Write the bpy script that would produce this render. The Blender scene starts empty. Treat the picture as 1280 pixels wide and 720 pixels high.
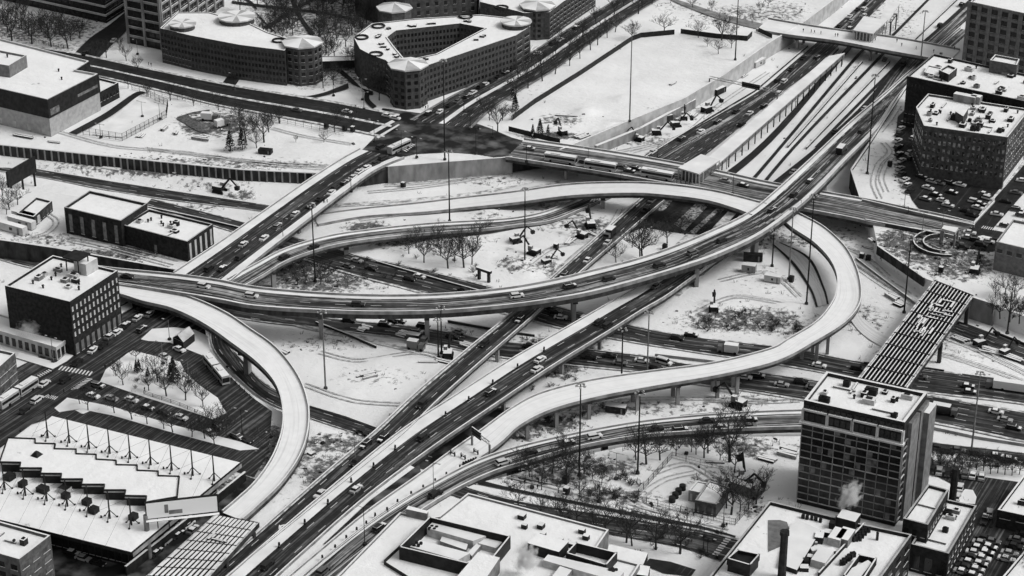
import bpy, bmesh, math, random
from mathutils import Vector, Matrix
from mathutils.geometry import delaunay_2d_cdt
R = math.radians
rnd = random.Random(7)
SC = bpy.context.scene
COL = SC.collection
# ---------------------------------------------------------------- camera, sky, sun, exposure
PITCH = math.atan(1198/2489.0); HEAD = R(28.05); CAMZ = 300.0; FPX = 2489.0
cam_d = bpy.data.cameras.new('camera'); cam = bpy.data.objects.new('camera', cam_d); COL.objects.link(cam)
cam_d.sensor_width = 36; cam_d.lens = 36*FPX/1280.0; cam_d.clip_start = 5; cam_d.clip_end = 20000
cam.location = (0, 0, CAMZ); cam.rotation_euler = (math.pi/2-PITCH, 0, HEAD)
SC.camera = cam
SUN_EL, SUN_AZ = 46, 75           # azimuth measured from +Y clockwise towards +X
wd = bpy.data.worlds.new("World"); SC.world = wd; wd.use_nodes = True
nt = wd.node_tree; bg = nt.nodes['Background']
sky = nt.nodes.new('ShaderNodeTexSky'); sky.sky_type = 'NISHITA'; sky.sun_disc = False
sky.sun_elevation = R(SUN_EL); sky.sun_rotation = R(SUN_AZ); sky.air_density = 2; sky.dust_density = 6
bw = nt.nodes.new('ShaderNodeRGBToBW')
nt.links.new(sky.outputs[0], bw.inputs[0]); nt.links.new(bw.outputs[0], bg.inputs[0]); bg.inputs[1].default_value = 0.1
sl = bpy.data.lights.new('sun', 'SUN'); sl.energy = 1.1; sl.angle = R(18); sl.color = (1, .995, .985)
so = bpy.data.objects.new('sun', sl); COL.objects.link(so)
_sd = Vector((math.sin(R(SUN_AZ))*math.cos(R(SUN_EL)), math.cos(R(SUN_AZ))*math.cos(R(SUN_EL)), math.sin(R(SUN_EL))))
so.rotation_euler = _sd.to_track_quat('Z', 'Y').to_euler()
SC.view_settings.view_transform = 'Standard'; SC.view_settings.look = 'None'
SC.view_settings.exposure = 0.17; SC.view_settings.gamma = 1
SC.render.resolution_x = 1024; SC.render.resolution_y = 576
SC.cycles.max_bounces = 5; SC.cycles.diffuse_bounces = 2; SC.cycles.transparent_max_bounces = 6
SC.cycles.volume_bounces = 1
# ---------------------------------------------------------------- where things stand
_f = Vector((-math.sin(HEAD)*math.cos(PITCH), math.cos(HEAD)*math.cos(PITCH), -math.sin(PITCH)))
_r = Vector((math.cos(HEAD), math.sin(HEAD), 0)); _u = _r.cross(_f)
GZ = -7.0
def W(x, y, z=0.0):
    d = _f + _r*((x-640)/FPX) - _u*((y-360)/FPX)
    t = (z-CAMZ)/d.z
    return Vector((0, 0, CAMZ)) + d*t
def P(v):
    d = Vector(v) - Vector((0, 0, CAMZ)); k = d.dot(_f)
    return 640+FPX*d.dot(_r)/k, 360-FPX*d.dot(_u)/k
def zfor(base, ytop):             # height of a vertical thing standing at base whose top reaches row ytop
    lo, hi = 0, 150
    for _ in range(40):
        m = (lo+hi)/2
        if P(base+Vector((0, 0, m)))[1] > ytop: lo = m
        else: hi = m
    return lo
def Tl(t, pts):                   # survey coordinates of sixteen map sheets
    r, c = t; return [(320*(c-1)+a/4.0, 180*(r-1)+b/4.0) for a, b in pts]
ORD = 'first second third fourth fifth sixth seventh eighth ninth tenth eleventh twelfth thirteenth fourteenth fifteenth sixteenth seventeenth eighteenth nineteenth twentieth'.split()
_TN = {2: 'twenty', 3: 'thirty', 4: 'forty', 5: 'fifty', 6: 'sixty', 7: 'seventy'}
def ordi(i):
    if i < 20: return ORD[i]
    t, u = divmod(i+1, 10)
    return _TN[t]+'-'+ORD[u-1] if u else _TN[t][:-1]+'ieth'
# ---------------------------------------------------------------- materials
MATS = {}
def nmat(name, a, b=None, scale=1.0, rough=.85, detail=6, bump=0, lo=.35, hi=.65, stretch=None, spec=.1, metal=0):
    m = bpy.data.materials.new(name); m.use_nodes = True; n = m.node_tree.nodes; l = m.node_tree.links
    p = n['Principled BSDF']; p.inputs['Roughness'].default_value = rough; p.inputs['Specular IOR Level'].default_value = spec
    p.inputs['Metallic'].default_value = metal
    if b is None: p.inputs['Base Color'].default_value = (a, a, a, 1)
    else:
        g = n.new('ShaderNodeNewGeometry'); mp = n.new('ShaderNodeMapping'); t = n.new('ShaderNodeTexNoise'); cr = n.new('ShaderNodeValToRGB')
        l.new(g.outputs['Position'], mp.inputs[0]); l.new(mp.outputs[0], t.inputs['Vector'])
        if stretch: mp.inputs['Scale'].default_value = stretch
        t.inputs['Scale'].default_value = scale; t.inputs['Detail'].default_value = detail
        cr.color_ramp.elements[0].position = lo; cr.color_ramp.elements[1].position = hi
        cr.color_ramp.elements[0].color = (a, a, a, 1); cr.color_ramp.elements[1].color = (b, b, b, 1)
        l.new(t.outputs[0], cr.inputs[0]); l.new(cr.outputs[0], p.inputs['Base Color'])
        if bump:
            bp = n.new('ShaderNodeBump'); bp.inputs['Strength'].default_value = bump; bp.inputs['Distance'].default_value = .3
            l.new(t.outputs[0], bp.inputs['Height']); l.new(bp.outputs[0], p.inputs['Normal'])
    MATS[name] = m; return m
def ground_mat(key='ground', s0=.72, s1=.87, dd=0, t0=.65, t1=.78):
    m = bpy.data.materials.new('snow_'+key.replace('snow_', '')); m.use_nodes = True; n = m.node_tree.nodes; l = m.node_tree.links
    p = n['Principled BSDF']; p.inputs['Roughness'].default_value = .8; p.inputs['Specular IOR Level'].default_value = .15
    g = n.new('ShaderNodeNewGeometry')
    def noise(sc, det, rg=.55):
        t = n.new('ShaderNodeTexNoise'); t.inputs['Scale'].default_value = sc; t.inputs['Detail'].default_value = det
        t.inputs['Roughness'].default_value = rg; l.new(g.outputs['Position'], t.inputs['Vector']); return t.outputs[0]
    def ramp(src, p0, p1, c0, c1):
        r = n.new('ShaderNodeValToRGB'); e = r.color_ramp.elements; e[0].position = p0; e[1].position = p1
        e[0].color = (c0, c0, c0, 1); e[1].color = (c1, c1, c1, 1); l.new(src, r.inputs[0]); return r.outputs[0]
    big = ramp(noise(.03 if key == 'ground' else .09, 8, .62), .35, .68, s0, s1)
    at = n.new('ShaderNodeAttribute'); at.attribute_name = 'dirt'
    th = n.new('ShaderNodeMath'); th.operation = 'MULTIPLY_ADD'; th.inputs[1].default_value = .66
    l.new(at.outputs['Fac'], th.inputs[0]); l.new(noise(.42, 9, .68), th.inputs[2])
    fac = ramp(th.outputs[0], t0, t1, 0, 1)
    if dd: th.inputs[1].default_value = 0; at2 = n.new('ShaderNodeMath'); at2.operation = 'ADD'; at2.inputs[1].default_value = .14; l.new(noise(.16, 7, .7), at2.inputs[0]); fac = ramp(at2.outputs[0], t0, t1, 0, .85)
    dirt = ramp(noise(1.3, 5), .3, .7, .045, .2)
    mx = n.new('ShaderNodeMix'); mx.data_type = 'RGBA'
    l.new(fac, mx.inputs[0]); l.new(big, mx.inputs[6]); l.new(dirt, mx.inputs[7]); l.new(mx.outputs[2], p.inputs['Base Color'])
    bp = n.new('ShaderNodeBump'); bp.inputs['Strength'].default_value = .55; bp.inputs['Distance'].default_value = .8
    l.new(noise(.25, 8, .6), bp.inputs['Height']); l.new(bp.outputs[0], p.inputs['Normal'])
    MATS[key] = m
def road_mat(name, base, slush, amt, lane=0, paint=.6):
    # u in metres across, v in metres along: tyre tracks run with the road, dashes between the lanes
    m = bpy.data.materials.new(name); m.use_nodes = True; n = m.node_tree.nodes; l = m.node_tree.links
    p = n['Principled BSDF']; p.inputs['Roughness'].default_value = .6; p.inputs['Specular IOR Level'].default_value = .18
    uv = n.new('ShaderNodeUVMap'); mp = n.new('ShaderNodeMapping'); mp.inputs['Scale'].default_value = (1.5, .022, 1)
    t = n.new('ShaderNodeTexNoise'); t.inputs['Scale'].default_value = 1; t.inputs['Detail'].default_value = 7
    l.new(uv.outputs[0], mp.inputs[0]); l.new(mp.outputs[0], t.inputs['Vector'])
    r = n.new('ShaderNodeValToRGB'); e = r.color_ramp.elements
    e[0].position = .62-amt*.3; e[1].position = .80-amt*.3; e[0].color = (base,)*3+(1,); e[1].color = (slush,)*3+(1,)
    l.new(t.outputs[0], r.inputs[0]); out = r.outputs[0]
    t2 = n.new('ShaderNodeTexNoise'); t2.inputs['Scale'].default_value = .35; t2.inputs['Detail'].default_value = 8
    g = n.new('ShaderNodeNewGeometry'); l.new(g.outputs['Position'], t2.inputs['Vector'])
    r2 = n.new('ShaderNodeValToRGB'); r2.color_ramp.elements[0].color = (.6, .6, .6, 1); r2.color_ramp.elements[1].color = (1.5, 1.5, 1.5, 1)
    if base > .5: r2.color_ramp.elements[0].color = (.9, .9, .9, 1); r2.color_ramp.elements[1].color = (1.0, 1.0, 1.0, 1)
    r2.color_ramp.elements[0].position = .3; r2.color_ramp.elements[1].position = .75
    l.new(t2.outputs[0], r2.inputs[0])
    mu = n.new('ShaderNodeMix'); mu.data_type = 'RGBA'; mu.blend_type = 'MULTIPLY'; mu.inputs[0].default_value = 1
    l.new(out, mu.inputs[6]); l.new(r2.outputs[0], mu.inputs[7]); out = mu.outputs[2]
    if lane:
        sp = n.new('ShaderNodeSeparateXYZ'); l.new(uv.outputs[0], sp.inputs[0])
        def M(op, a, b=None):
            k = n.new('ShaderNodeMath'); k.operation = op
            for i, q in enumerate((a, b)):
                if q is None: continue
                if isinstance(q, (int, float)): k.inputs[i].default_value = q
                else: l.new(q, k.inputs[i])
            return k.outputs[0]
        du = M('LESS_THAN', M('ABSOLUTE', M('SUBTRACT', M('MODULO', sp.outputs[0], lane), lane/2)), .10)
        dv = M('LESS_THAN', M('MODULO', sp.outputs[1], 12.0), 3.6)
        mx = n.new('ShaderNodeMix'); mx.data_type = 'RGBA'; mx.inputs[7].default_value = (paint,)*3+(1,)
        l.new(M('MULTIPLY', du, dv), mx.inputs[0]); l.new(out, mx.inputs[6]); out = mx.outputs[2]
    l.new(out, p.inputs['Base Color']); MATS[name] = m
ground_mat(); ground_mat('snow_roof', .80, .88, .03, .80, .875)
road_mat('asphalt', .022, .15, .42, 3.7)
road_mat('snow_ramp', .87, .74, .38, 0)
nmat('glass_lit', .02, .5, .55, .3, lo=.45, hi=.75)  # lit rooms put into the base colour as pale blotches
road_mat('asphalt_slush', .022, .42, .55, 0)
road_mat('asphalt_fly', .022, .42, .45, 4.6)
road_mat('asphalt_plain', .020, .10, .12, 0)
nmat('asphalt_open', .016, .22, .13, .55, detail=9, lo=.46, hi=.82)
nmat('poster', .75)
road_mat('snow_road', .62, .80, .75, 0)
nmat('snow', .70, .84, .12, .8, bump=.15, spec=.15)
nmat('snow_dirty', .25, .75, .5, .85, lo=.35, hi=.6)
nmat('concrete', .16, .30, .3, .85, stretch=(1, 1, .4))
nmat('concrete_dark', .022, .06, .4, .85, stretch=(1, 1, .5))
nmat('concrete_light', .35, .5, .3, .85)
nmat('brick_dark', .014, .032, .9, .9)
nmat('brick_pale', .10, .17, .8, .9)
nmat('rut', .3, .62, .8, .9)
nmat('weed', .05, .14, 2, .95)
nmat('brick', .045, .085, .8, .9)
nmat('brick_mid', .06, .11, .8, .9)
nmat('block_light', .30, .40, .6, .9)
nmat('wall_pale', .4, .55, .4, .8)
nmat('metal_dark', .012, .026, .6, .5)
nmat('metal_grey', .12, .2, .6, .5)
nmat('metal_light', .35, .5, .8, .5)
nmat('glass', .008, .02, .35, .2, spec=.3)
nmat('glass_pale', .05, .16, .5, .25, spec=.6)
nmat('bark', .03, .06, 2, .95)
nmat('needles', .012, .04, 2, .95)
nmat('cloth_dark', .02); nmat('skin', .3)
nmat('car_black', .015, None, rough=.3, spec=.5); nmat('car_grey', .12, None, rough=.3, spec=.5)
nmat('car_white', .62, None, rough=.35, spec=.5); nmat('car_silver', .35, None, rough=.3, spec=.5)
nmat('tyre', .012, None, rough=.9); nmat('paint_white', .62, .75, 2); nmat('tan', .2, .32, 1)
nmat('soil', .05, .16, 1.2, .95)
nmat('ballast', .05, .5, 1.1, .95, lo=.4, hi=.62)
# ---------------------------------------------------------------- objects
def tag(o, label=None, cat=None, group=None, kind=None):
    if label: o['label'] = label
    if cat: o['category'] = cat
    if group: o['group'] = group
    if kind: o['kind'] = kind
    return o
def empty(name, loc=(0, 0, 0), rz=0, **k):
    o = bpy.data.objects.new(name, None); COL.objects.link(o); o.location = loc; o.rotation_euler.z = rz
    o.empty_display_size = 1; return tag(o, **k)
class MB:
    def __init__(s): s.v = []; s.f = []; s.m = []; s.mats = []; s.uv = []; s.sm = False
    def mi(s, m):
        m = MATS[m] if isinstance(m, str) else m
        if m not in s.mats: s.mats.append(m)
        return s.mats.index(m)
    def face(s, vs, m, uv=None):
        b = len(s.v); s.v += [tuple(v) for v in vs]; s.f.append(tuple(range(b, b+len(vs)))); s.m.append(s.mi(m)); s.uv.append(uv or [(0, 0)]*len(vs))
    def box(s, c, d, m, rz=0, top=None, M4=None, taper=1.0):
        x, y, z = d[0]/2, d[1]/2, d[2]/2; cs, sn = math.cos(rz), math.sin(rz); q = []
        for k in (-1, 1):
            tp = taper if k > 0 else 1
            for i, j in ((-1, -1), (1, -1), (1, 1), (-1, 1)):
                a, b = i*x*tp, j*y*tp
                v = Vector((c[0]+a*cs-b*sn, c[1]+a*sn+b*cs, c[2]+k*z)) if M4 is None else M4 @ Vector((c[0]+a, c[1]+b, c[2]+k*z))
                q.append(tuple(v))
        b0 = len(s.v); s.v += q; mi = s.mi(m); mt = s.mi(top) if top else mi
        for f, k in (((0, 3, 2, 1), mi), ((4, 5, 6, 7), mt), ((0, 1, 5, 4), mi), ((1, 2, 6, 5), mi), ((2, 3, 7, 6), mi), ((3, 0, 4, 7), mi)):
            s.f.append(tuple(b0+i for i in f)); s.m.append(k); s.uv.append([(0, 0)]*4)
        return s
    def prism(s, poly, z0, z1, m, top=None, bottom=False):
        n = len(poly); a = sum(poly[i][0]*poly[(i+1) % n][1]-poly[(i+1) % n][0]*poly[i][1] for i in range(n))
        if a < 0: poly = poly[::-1]
        zt = z1 if hasattr(z1, '__len__') else [z1]*n
        if a < 0 and hasattr(z1, '__len__'): zt = zt[::-1]
        for i in range(n):
            j = (i+1) % n
            s.face([(poly[i][0], poly[i][1], z0), (poly[j][0], poly[j][1], z0), (poly[j][0], poly[j][1], zt[j]), (poly[i][0], poly[i][1], zt[i])], m)
        s.face([(p[0], p[1], zt[i]) for i, p in enumerate(poly)], top or m)
        if bottom: s.face([(p[0], p[1], z0) for p in poly[::-1]], m)
        return s
    def tube(s, a, b, r0, r1, m, n=6, cap=True):
        a, b = Vector(a), Vector(b); d = (b-a)
        if d.length < 1e-6: return s
        d.normalize(); t = Vector((0, 0, 1)) if abs(d.z) < .9 else Vector((1, 0, 0)); u = d.cross(t).normalized(); w = d.cross(u)
        b0 = len(s.v); mi = s.mi(m)
        for c, r in ((a, r0), (b, r1)):
            for i in range(n):
                an = 2*math.pi*i/n; s.v.append(tuple(c+u*(math.cos(an)*r)+w*(math.sin(an)*r)))
        for i in range(n):
            j = (i+1) % n; s.f.append((b0+j, b0+i, b0+n+i, b0+n+j)); s.m.append(mi); s.uv.append([(0, 0)]*4)
        if cap: s.f.append(tuple(b0+n+i for i in range(n-1, -1, -1))); s.m.append(mi); s.uv.append([(0, 0)]*n)
        return s
    def mesh(s, name):
        me = bpy.data.meshes.new(name); me.from_pydata(s.v, [], s.f)
        for m in s.mats: me.materials.append(m)
        me.polygons.foreach_set('material_index', s.m)
        if any(u[1] != (0, 0) for u in s.uv):
            l = me.uv_layers.new(name='UVMap'); flat = [c for f in s.uv for p in f for c in p]; l.data.foreach_set('uv', flat)
        if s.sm: me.polygons.foreach_set('use_smooth', [True]*len(s.f))
        me.update(); return me
    def build(s, name, parent=None, **k):
        o = bpy.data.objects.new(name, s.mesh(name)); COL.objects.link(o)
        if parent:
            o.parent = parent
            if parent.type == 'EMPTY': o.matrix_parent_inverse = Matrix.Translation(parent.location).inverted() if parent.rotation_euler.z == 0 else parent.matrix_basis.inverted()
        return tag(o, **k)
FLATS = []
def lbuild(mb, name, parent):      # built in the parent's own coordinates
    o = bpy.data.objects.new(name, mb.mesh(name)); COL.objects.link(o); o.parent = parent; return o
def copy_tree(o, parent=None):
    c = o.copy(); COL.objects.link(c)
    if parent: c.parent = parent
    for ch in o.children: copy_tree(ch, c)
    return c
def inpoly(x, y, p):
    c = False; n = len(p); j = n-1
    for i in range(n):
        if (p[i][1] > y) != (p[j][1] > y) and x < (p[j][0]-p[i][0])*(y-p[i][1])/(p[j][1]-p[i][1])+p[i][0]: c = not c
        j = i
    return c
def offset(poly, d):               # inward for positive d
    n = len(poly); a = sum(poly[i][0]*poly[(i+1) % n][1]-poly[(i+1) % n][0]*poly[i][1] for i in range(n)); s = 1 if a > 0 else -1
    out = []
    for i in range(n):
        p0, p1, p2 = Vector(poly[i-1][:2]), Vector(poly[i][:2]), Vector(poly[(i+1) % n][:2])
        e1, e2 = (p1-p0).normalized(), (p2-p1).normalized(); n1, n2 = Vector((-e1.y, e1.x))*s, Vector((-e2.y, e2.x))*s
        b = n1+n2
        if b.length < 1e-4: b = n1
        b = b.normalized(); k = d/max(.4, b.dot(n1)); out.append((p1.x+b.x*k, p1.y+b.y*k))
    return out
# ---------------------------------------------------------------- roads
ROADS = {}
def cat(p, n):
    out = []; m = len(p)
    for i in range(m-1):
        a, b, c, d = p[max(i-1, 0)], p[i], p[i+1], p[min(i+2, m-1)]
        for k in range(n):
            t = k/n; out.append(.5*((2*b)+(c-a)*t+(2*a-5*b+4*c-d)*t*t+(3*b-a-3*c+d)*t**3))
    out.append(p[-1].copy()); return out
def ribbon(key, pts, n=6):
    L = cat([W(a, b, z) for a, b, c, d, z in pts], n); Q = cat([W(c, d, z) for a, b, c, d, z in pts], n)
    S = [0.0]
    for i in range(1, len(L)): S.append(S[-1]+(((L[i]+Q[i])-(L[i-1]+Q[i-1]))/2).length)
    ROADS[key] = (L, Q, S); return L, Q, S
def strip(mb, key, u0, u1, dz, m, w0=None):
    L, Q, S = ROADS[key]
    for i in range(len(L)-1):
        q = []
        for j, u in ((i, u0), (i, u1), (i+1, u1), (i+1, u0)):
            v = L[j].lerp(Q[j], u); q.append((v.x, v.y, v.z+dz))
        w = (Q[i]-L[i]).length; w2 = (Q[i+1]-L[i+1]).length; w = w2 = (w+w2)/2 if w0 is None else w0
        uv = [(u0*w, S[i]), (u1*w2, S[i]), (u1*w2, S[i+1]), (u0*w, S[i+1])]
        e1 = Vector(q[1])-Vector(q[0]); e2 = Vector(q[3])-Vector(q[0])
        if e1.cross(e2).z < 0: q = q[::-1]; uv = uv[::-1]
        mb.face(q, m, uv)
    return mb
def rail(mb, key, u, off, w, z0, z1, m, top=None, a=0, b=None):
    # a kerb, parapet or slab side that follows the road at share u, shifted off metres outwards
    L, Q, S = ROADS[key]; b = len(L) if b is None else b
    pr = []
    for i in range(a, b):
        c = L[i].lerp(Q[i], u); d = (Q[i]-L[i]); d.z = 0; d.normalize(); s = -1 if u < .5 else 1
        pr.append((c+d*s*off, c+d*s*(off+w)))
    for i in range(len(pr)-1):
        (p, q), (p2, q2) = pr[i], pr[i+1]
        zz = lambda v, z: (v.x, v.y, v.z+z)
        mb.face([zz(p, z1), zz(q, z1), zz(q2, z1), zz(p2, z1)], top or m)
        mb.face([zz(p, z0), zz(p, z1), zz(p2, z1), zz(p2, z0)], m)
        mb.face([zz(q, z0), zz(q, z1), zz(q2, z1), zz(q2, z0)], m)
    for (p, q) in (pr[0], pr[-1]):
        mb.face([(p.x, p.y, p.z+z0), (q.x, q.y, q.z+z0), (q.x, q.y, q.z+z1), (p.x, p.y, p.z+z1)], m)
    return mb
def ground_road(name, key, pts, bands, dz=.06, n=6, kerb=True, z=None):
    if z is not None: pts = [(*p[:4], z) for p in pts]
    ribbon(key, pts, n); mb = MB()
    for u0, u1, m, e in bands: strip(mb, key, u0, u1, dz+e, m)
    o = mb.build(name, kind='structure')
    return o
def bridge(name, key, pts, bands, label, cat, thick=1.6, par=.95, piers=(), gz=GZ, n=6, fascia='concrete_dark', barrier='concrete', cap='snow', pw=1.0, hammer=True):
    L, Q, S = ribbon(key, pts, n)
    c = (L[0]+Q[0])/2; root = empty(name, (c.x, c.y, min(gz, 0)), label=label, cat=cat)
    d = MB()
    for i in range(len(L)-1):
        for a, b, f in ((L, 0, 0), ):
            pass
    strip(d, key, 0, 1, -thick, fascia)  # deck sides and underside: shade and grime put into the dark colour
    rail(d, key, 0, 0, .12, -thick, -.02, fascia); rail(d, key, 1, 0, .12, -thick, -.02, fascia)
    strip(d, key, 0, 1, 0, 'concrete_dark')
    d.build('deck', root)
    for i, (u0, u1, m, e) in enumerate(bands):
        strip(MB(), key, u0, u1, e+.03, m) if 0 else None
        mb = MB(); strip(mb, key, u0, u1, e+.04, m); mb.build('road_surface' if 'asphalt' in m else 'snow_cover', root)
    for u in (0, 1):
        mb = MB(); rail(mb, key, u, -.22, .42, -.35, par, barrier, cap); mb.build('parapet', root)
    for (px, py) in piers:
        bi = min(range(len(L)), key=lambda i: (P((L[i]+Q[i])/2)[0]-px)**2+(P((L[i]+Q[i])/2)[1]-py)**2)
        m = (L[bi]+Q[bi])/2; w = (Q[bi]-L[bi]); ang = math.atan2(w.y, w.x); wl = w.length
        mb = MB(); top = m.z-thick
        if hammer:
            mb.box((m.x, m.y, (gz+top-1.2)/2), (wl*.28*pw, 1.5, top-1.2-gz), 'concrete', ang)
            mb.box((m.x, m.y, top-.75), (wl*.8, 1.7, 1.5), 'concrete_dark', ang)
        else:
            for s in (-.28, .28):
                p = m+w*s; mb.box((p.x, p.y, (gz+top-.8)/2), (1.1, 1.1, top-.8-gz), 'concrete', ang)
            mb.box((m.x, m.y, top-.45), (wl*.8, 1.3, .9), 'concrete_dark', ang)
        mb.build('pier', root)
    return root
def on_road(key, x, y, lift=.75):
    L, Q, S = ROADS[key]; best = None
    for i in range(len(L)-1):
        a = P((L[i]+Q[i])/2); b = P((L[i+1]+Q[i+1])/2); dx, dy = b[0]-a[0], b[1]-a[1]; t = max(0, min(1, ((x-a[0])*dx+(y-a[1])*dy)/(dx*dx+dy*dy+1e-9)))
        d = (a[0]+dx*t-x)**2+(a[1]+dy*t-y)**2
        if best is None or d < best[0]: best = (d, i, t)
    _, i, t = best; z = L[i].z*(1-t)+L[i+1].z*t
    v = (L[i+1]+Q[i+1])-(L[i]+Q[i]); w = W(x, y, z+lift); w.z = z+.06
    return w, math.atan2(v.y, v.x)
# ---------------------------------------------------------------- buildings
def facade(wins, p0, p1, z0, z1, nc, nr, wf=.55, hf=.55, mat='glass', out=.05):
    d = Vector(p1)-Vector(p0); L = d.length; cw, ch = L/nc, (z1-z0)/nr
    for r_ in range(nr):
        for c in range(nc):
            q = Vector(p0)+d*((c+.5)/nc); wins.append((q.x, q.y, z0+(r_+.5)*ch, math.atan2(d.y, d.x), cw*wf, ch*hf, mat))
def put_windows(root, wins, cap=100):
    wins = sorted(wins, key=lambda w: -w[4]*w[5]); meshes = {}
    for (x, y, z, a, w, h, m) in wins[:cap]:
        k = (round(w, 2), round(h, 2), m)
        if k not in meshes: meshes[k] = MB().box((0, 0, 0), (w, .12, h), m).box((0, 0, -h/2-.08), (w*1.12, .3, .14), 'concrete', 0, 'snow').mesh('window')
        o = bpy.data.objects.new('window', meshes[k]); COL.objects.link(o); o.location = Vector((x, y, z))-root.location; o.rotation_euler.z = a; o.parent = root
    if len(wins) > cap:
        mb = MB()
        for (x, y, z, a, w, h, m) in wins[cap:]: mb.box((x, y, z), (w, .12, h), m, a)
        mb.build('window_rows', root, kind='stuff')
def building(name, label, cat, poly, z1, z0=0.0, wall='brick', fac=(), par=.9, roof='snow_roof', units=0, px=True, coping='snow', seed=1, unit_mats=('metal_dark', 'metal_grey', 'metal_light'), stripe=None, cap=100, coping_w=.5):
    pw = [W(a, b, z1) for a, b in poly] if px else [Vector((*p, z1)) for p in poly]
    pw = [(v.x, v.y) for v in pw]; n = len(pw)
    cx = sum(p[0] for p in pw)/n; cy = sum(p[1] for p in pw)/n
    root = empty(name, (cx, cy, z0), label=label, cat=cat)
    area = sum(pw[i][0]*pw[(i+1) % n][1]-pw[(i+1) % n][0]*pw[i][1] for i in range(n)); s = 1 if area > 0 else -1
    inn = offset(pw, coping_w)
    w = MB()
    for i in range(n):
        j = (i+1) % n
        w.face([(*pw[i], z0), (*pw[j], z0), (*pw[j], z1), (*pw[i], z1)], wall)
        w.face([(*inn[i], z1-par), (*inn[j], z1-par), (*inn[j], z1), (*inn[i], z1)], wall)
    w.build('wall', root)
    c = MB()
    for i in range(n):
        j = (i+1) % n; c.face([(*pw[i], z1+.02), (*pw[j], z1+.02), (*inn[j], z1+.02), (*inn[i], z1+.02)], coping)
    r_ = MB(); r_.face([(*p, z1-par) for p in (inn if s > 0 else inn[::-1])], roof); roof_ob = r_.build('roof', root); c.build('coping', roof_ob)
    wins = []
    for (i, nc, nr, za, zb, wf, hf, *m) in fac:
        i %= n; facade(wins, pw[i], pw[(i+1) % n], z0+za, z0+zb, nc, nr, wf, hf, m[0] if m else 'glass')
    if wins: put_windows(root, wins, cap)
    rg = random.Random(seed); ang = math.atan2(pw[1][1]-pw[0][1], pw[1][0]-pw[0][0]); k = 0; tries = 0
    xs = [p[0] for p in pw]; ys = [p[1] for p in pw]; safe = offset(pw, 3)
    while k < units and tries < 900:
        tries += 1; x, y = rg.uniform(min(xs), max(xs)), rg.uniform(min(ys), max(ys))
        if not inpoly(x, y, safe): continue
        k += 1; t = rg.random(); mb = MB(); zr = z1-par
        if t < .55:
            a, b, h = rg.uniform(1.2, 3.6), rg.uniform(1, 2.4), rg.uniform(.8, 1.9); mb.box((x, y, zr+h/2), (a, b, h), rg.choice(unit_mats), ang, 'snow' if rg.random() < .6 else None)
            mb.box((x, y, zr+h+.15), (a*.5, b*.5, .3), 'metal_dark', ang); mb.build('air_unit', roof_ob)
        elif t < .85:
            mb.tube((x, y, zr), (x, y, zr+rg.uniform(.7, 1.6)), .3, .3, 'metal_dark', 8); mb.tube((x, y, zr+1), (x, y, zr+1.25), .5, .35, 'metal_dark', 8); mb.build('vent', roof_ob)
        else:
            mb.box((x, y, zr+.35), (rg.uniform(3, 7), .5, .5), 'metal_grey', ang+rg.choice((0, math.pi/2)), 'snow'); mb.build('duct', roof_ob)
    return root, pw, wins
# ================================================================ THE GROUND
from mathutils import noise as mnoise
DIRT = [  # stained patches of disturbed snow: x, y, rx, ry, strength
 (200,208,160,14,.32),(190,212,60,9,.5),(260,232,60,6,.3),(275,155,50,16,.45),(250,160,24,10,.5),(330,150,20,10,.2),
 (120,320,70,9,.5),(180,312,50,8,.55),(60,300,60,10,.3),(400,350,70,20,.42),(360,335,40,16,.5),(500,300,60,12,.35),(460,285,30,8,.5),
 (560,300,60,18,.25),(610,275,30,14,.25),(700,270,40,20,.3),(740,285,30,14,.4),(690,335,40,10,.3),(640,330,20,10,.35),
 (830,280,40,15,.25),(560,258,60,4,.2),(930,400,80,16,.42),(1000,415,30,14,.35),(1160,310,60,28,.42),(1200,330,50,22,.42),(1120,300,25,14,.5),
 (1010,300,30,10,.35),(960,355,50,20,.16),(470,470,60,14,.18),(400,430,60,12,.2),(560,420,40,12,.3),(690,440,60,20,.5),(690,460,40,12,.5),
 (690,530,40,12,.45),(650,545,30,8,.4),(780,510,120,12,.26),(880,510,60,10,.25),(1080,400,30,20,.3),(1180,420,60,14,.28),(1220,440,50,12,.2),
 (350,570,36,28,.5),(410,600,30,30,.5),(420,555,60,12,.42),(330,545,30,16,.5),(180,470,40,22,.32),(230,480,30,16,.3),
 (720,585,90,14,.42),(680,600,60,8,.4),(760,620,60,10,.4),(800,640,120,7,.3),(900,600,40,20,.3),(850,550,80,8,.5),(930,560,40,14,.4),(960,640,40,14,.35),
 (1190,580,60,8,.5),(1250,578,50,6,.5),(1230,650,40,30,.4),(60,60,80,14,.25),(40,45,80,10,.3),(360,20,60,24,.26),(430,30,40,22,.3),
 (380,100,30,14,.25),(430,95,30,14,.3),(395,20,80,34,.36),(450,70,20,20,.4),(50,35,80,16,.4),(1020,560,30,14,.3),(540,155,1,1,.1),(330,205,90,5,.35),(960,300,40,14,.3),(500,225,60,6,.3),(610,225,60,8,.25),(700,240,30,5,.3),(1050,300,30,20,.25),(1130,440,40,10,.3),(930,500,60,8,.3),(1000,60,10,10,.2),(980,15,30,14,.3),(300,245,20,6,.4),(640,110,60,20,.12),(700,150,30,8,.35),(690,170,40,5,.5),(860,140,60,14,.2),(800,175,40,8,.3),(990,150,60,60,.06),
 (1110,30,40,40,.22),(1090,200,20,34,.16),(1130,190,12,50,.5),(1140,100,30,20,.1),(920,20,60,14,.3),(850,8,40,8,.2),(1255,395,40,10,.3),(230,260,60,5,.3),
 (150,620,300,60,.1),(280,610,20,60,.4),(250,660,40,30,.5)]
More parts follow.
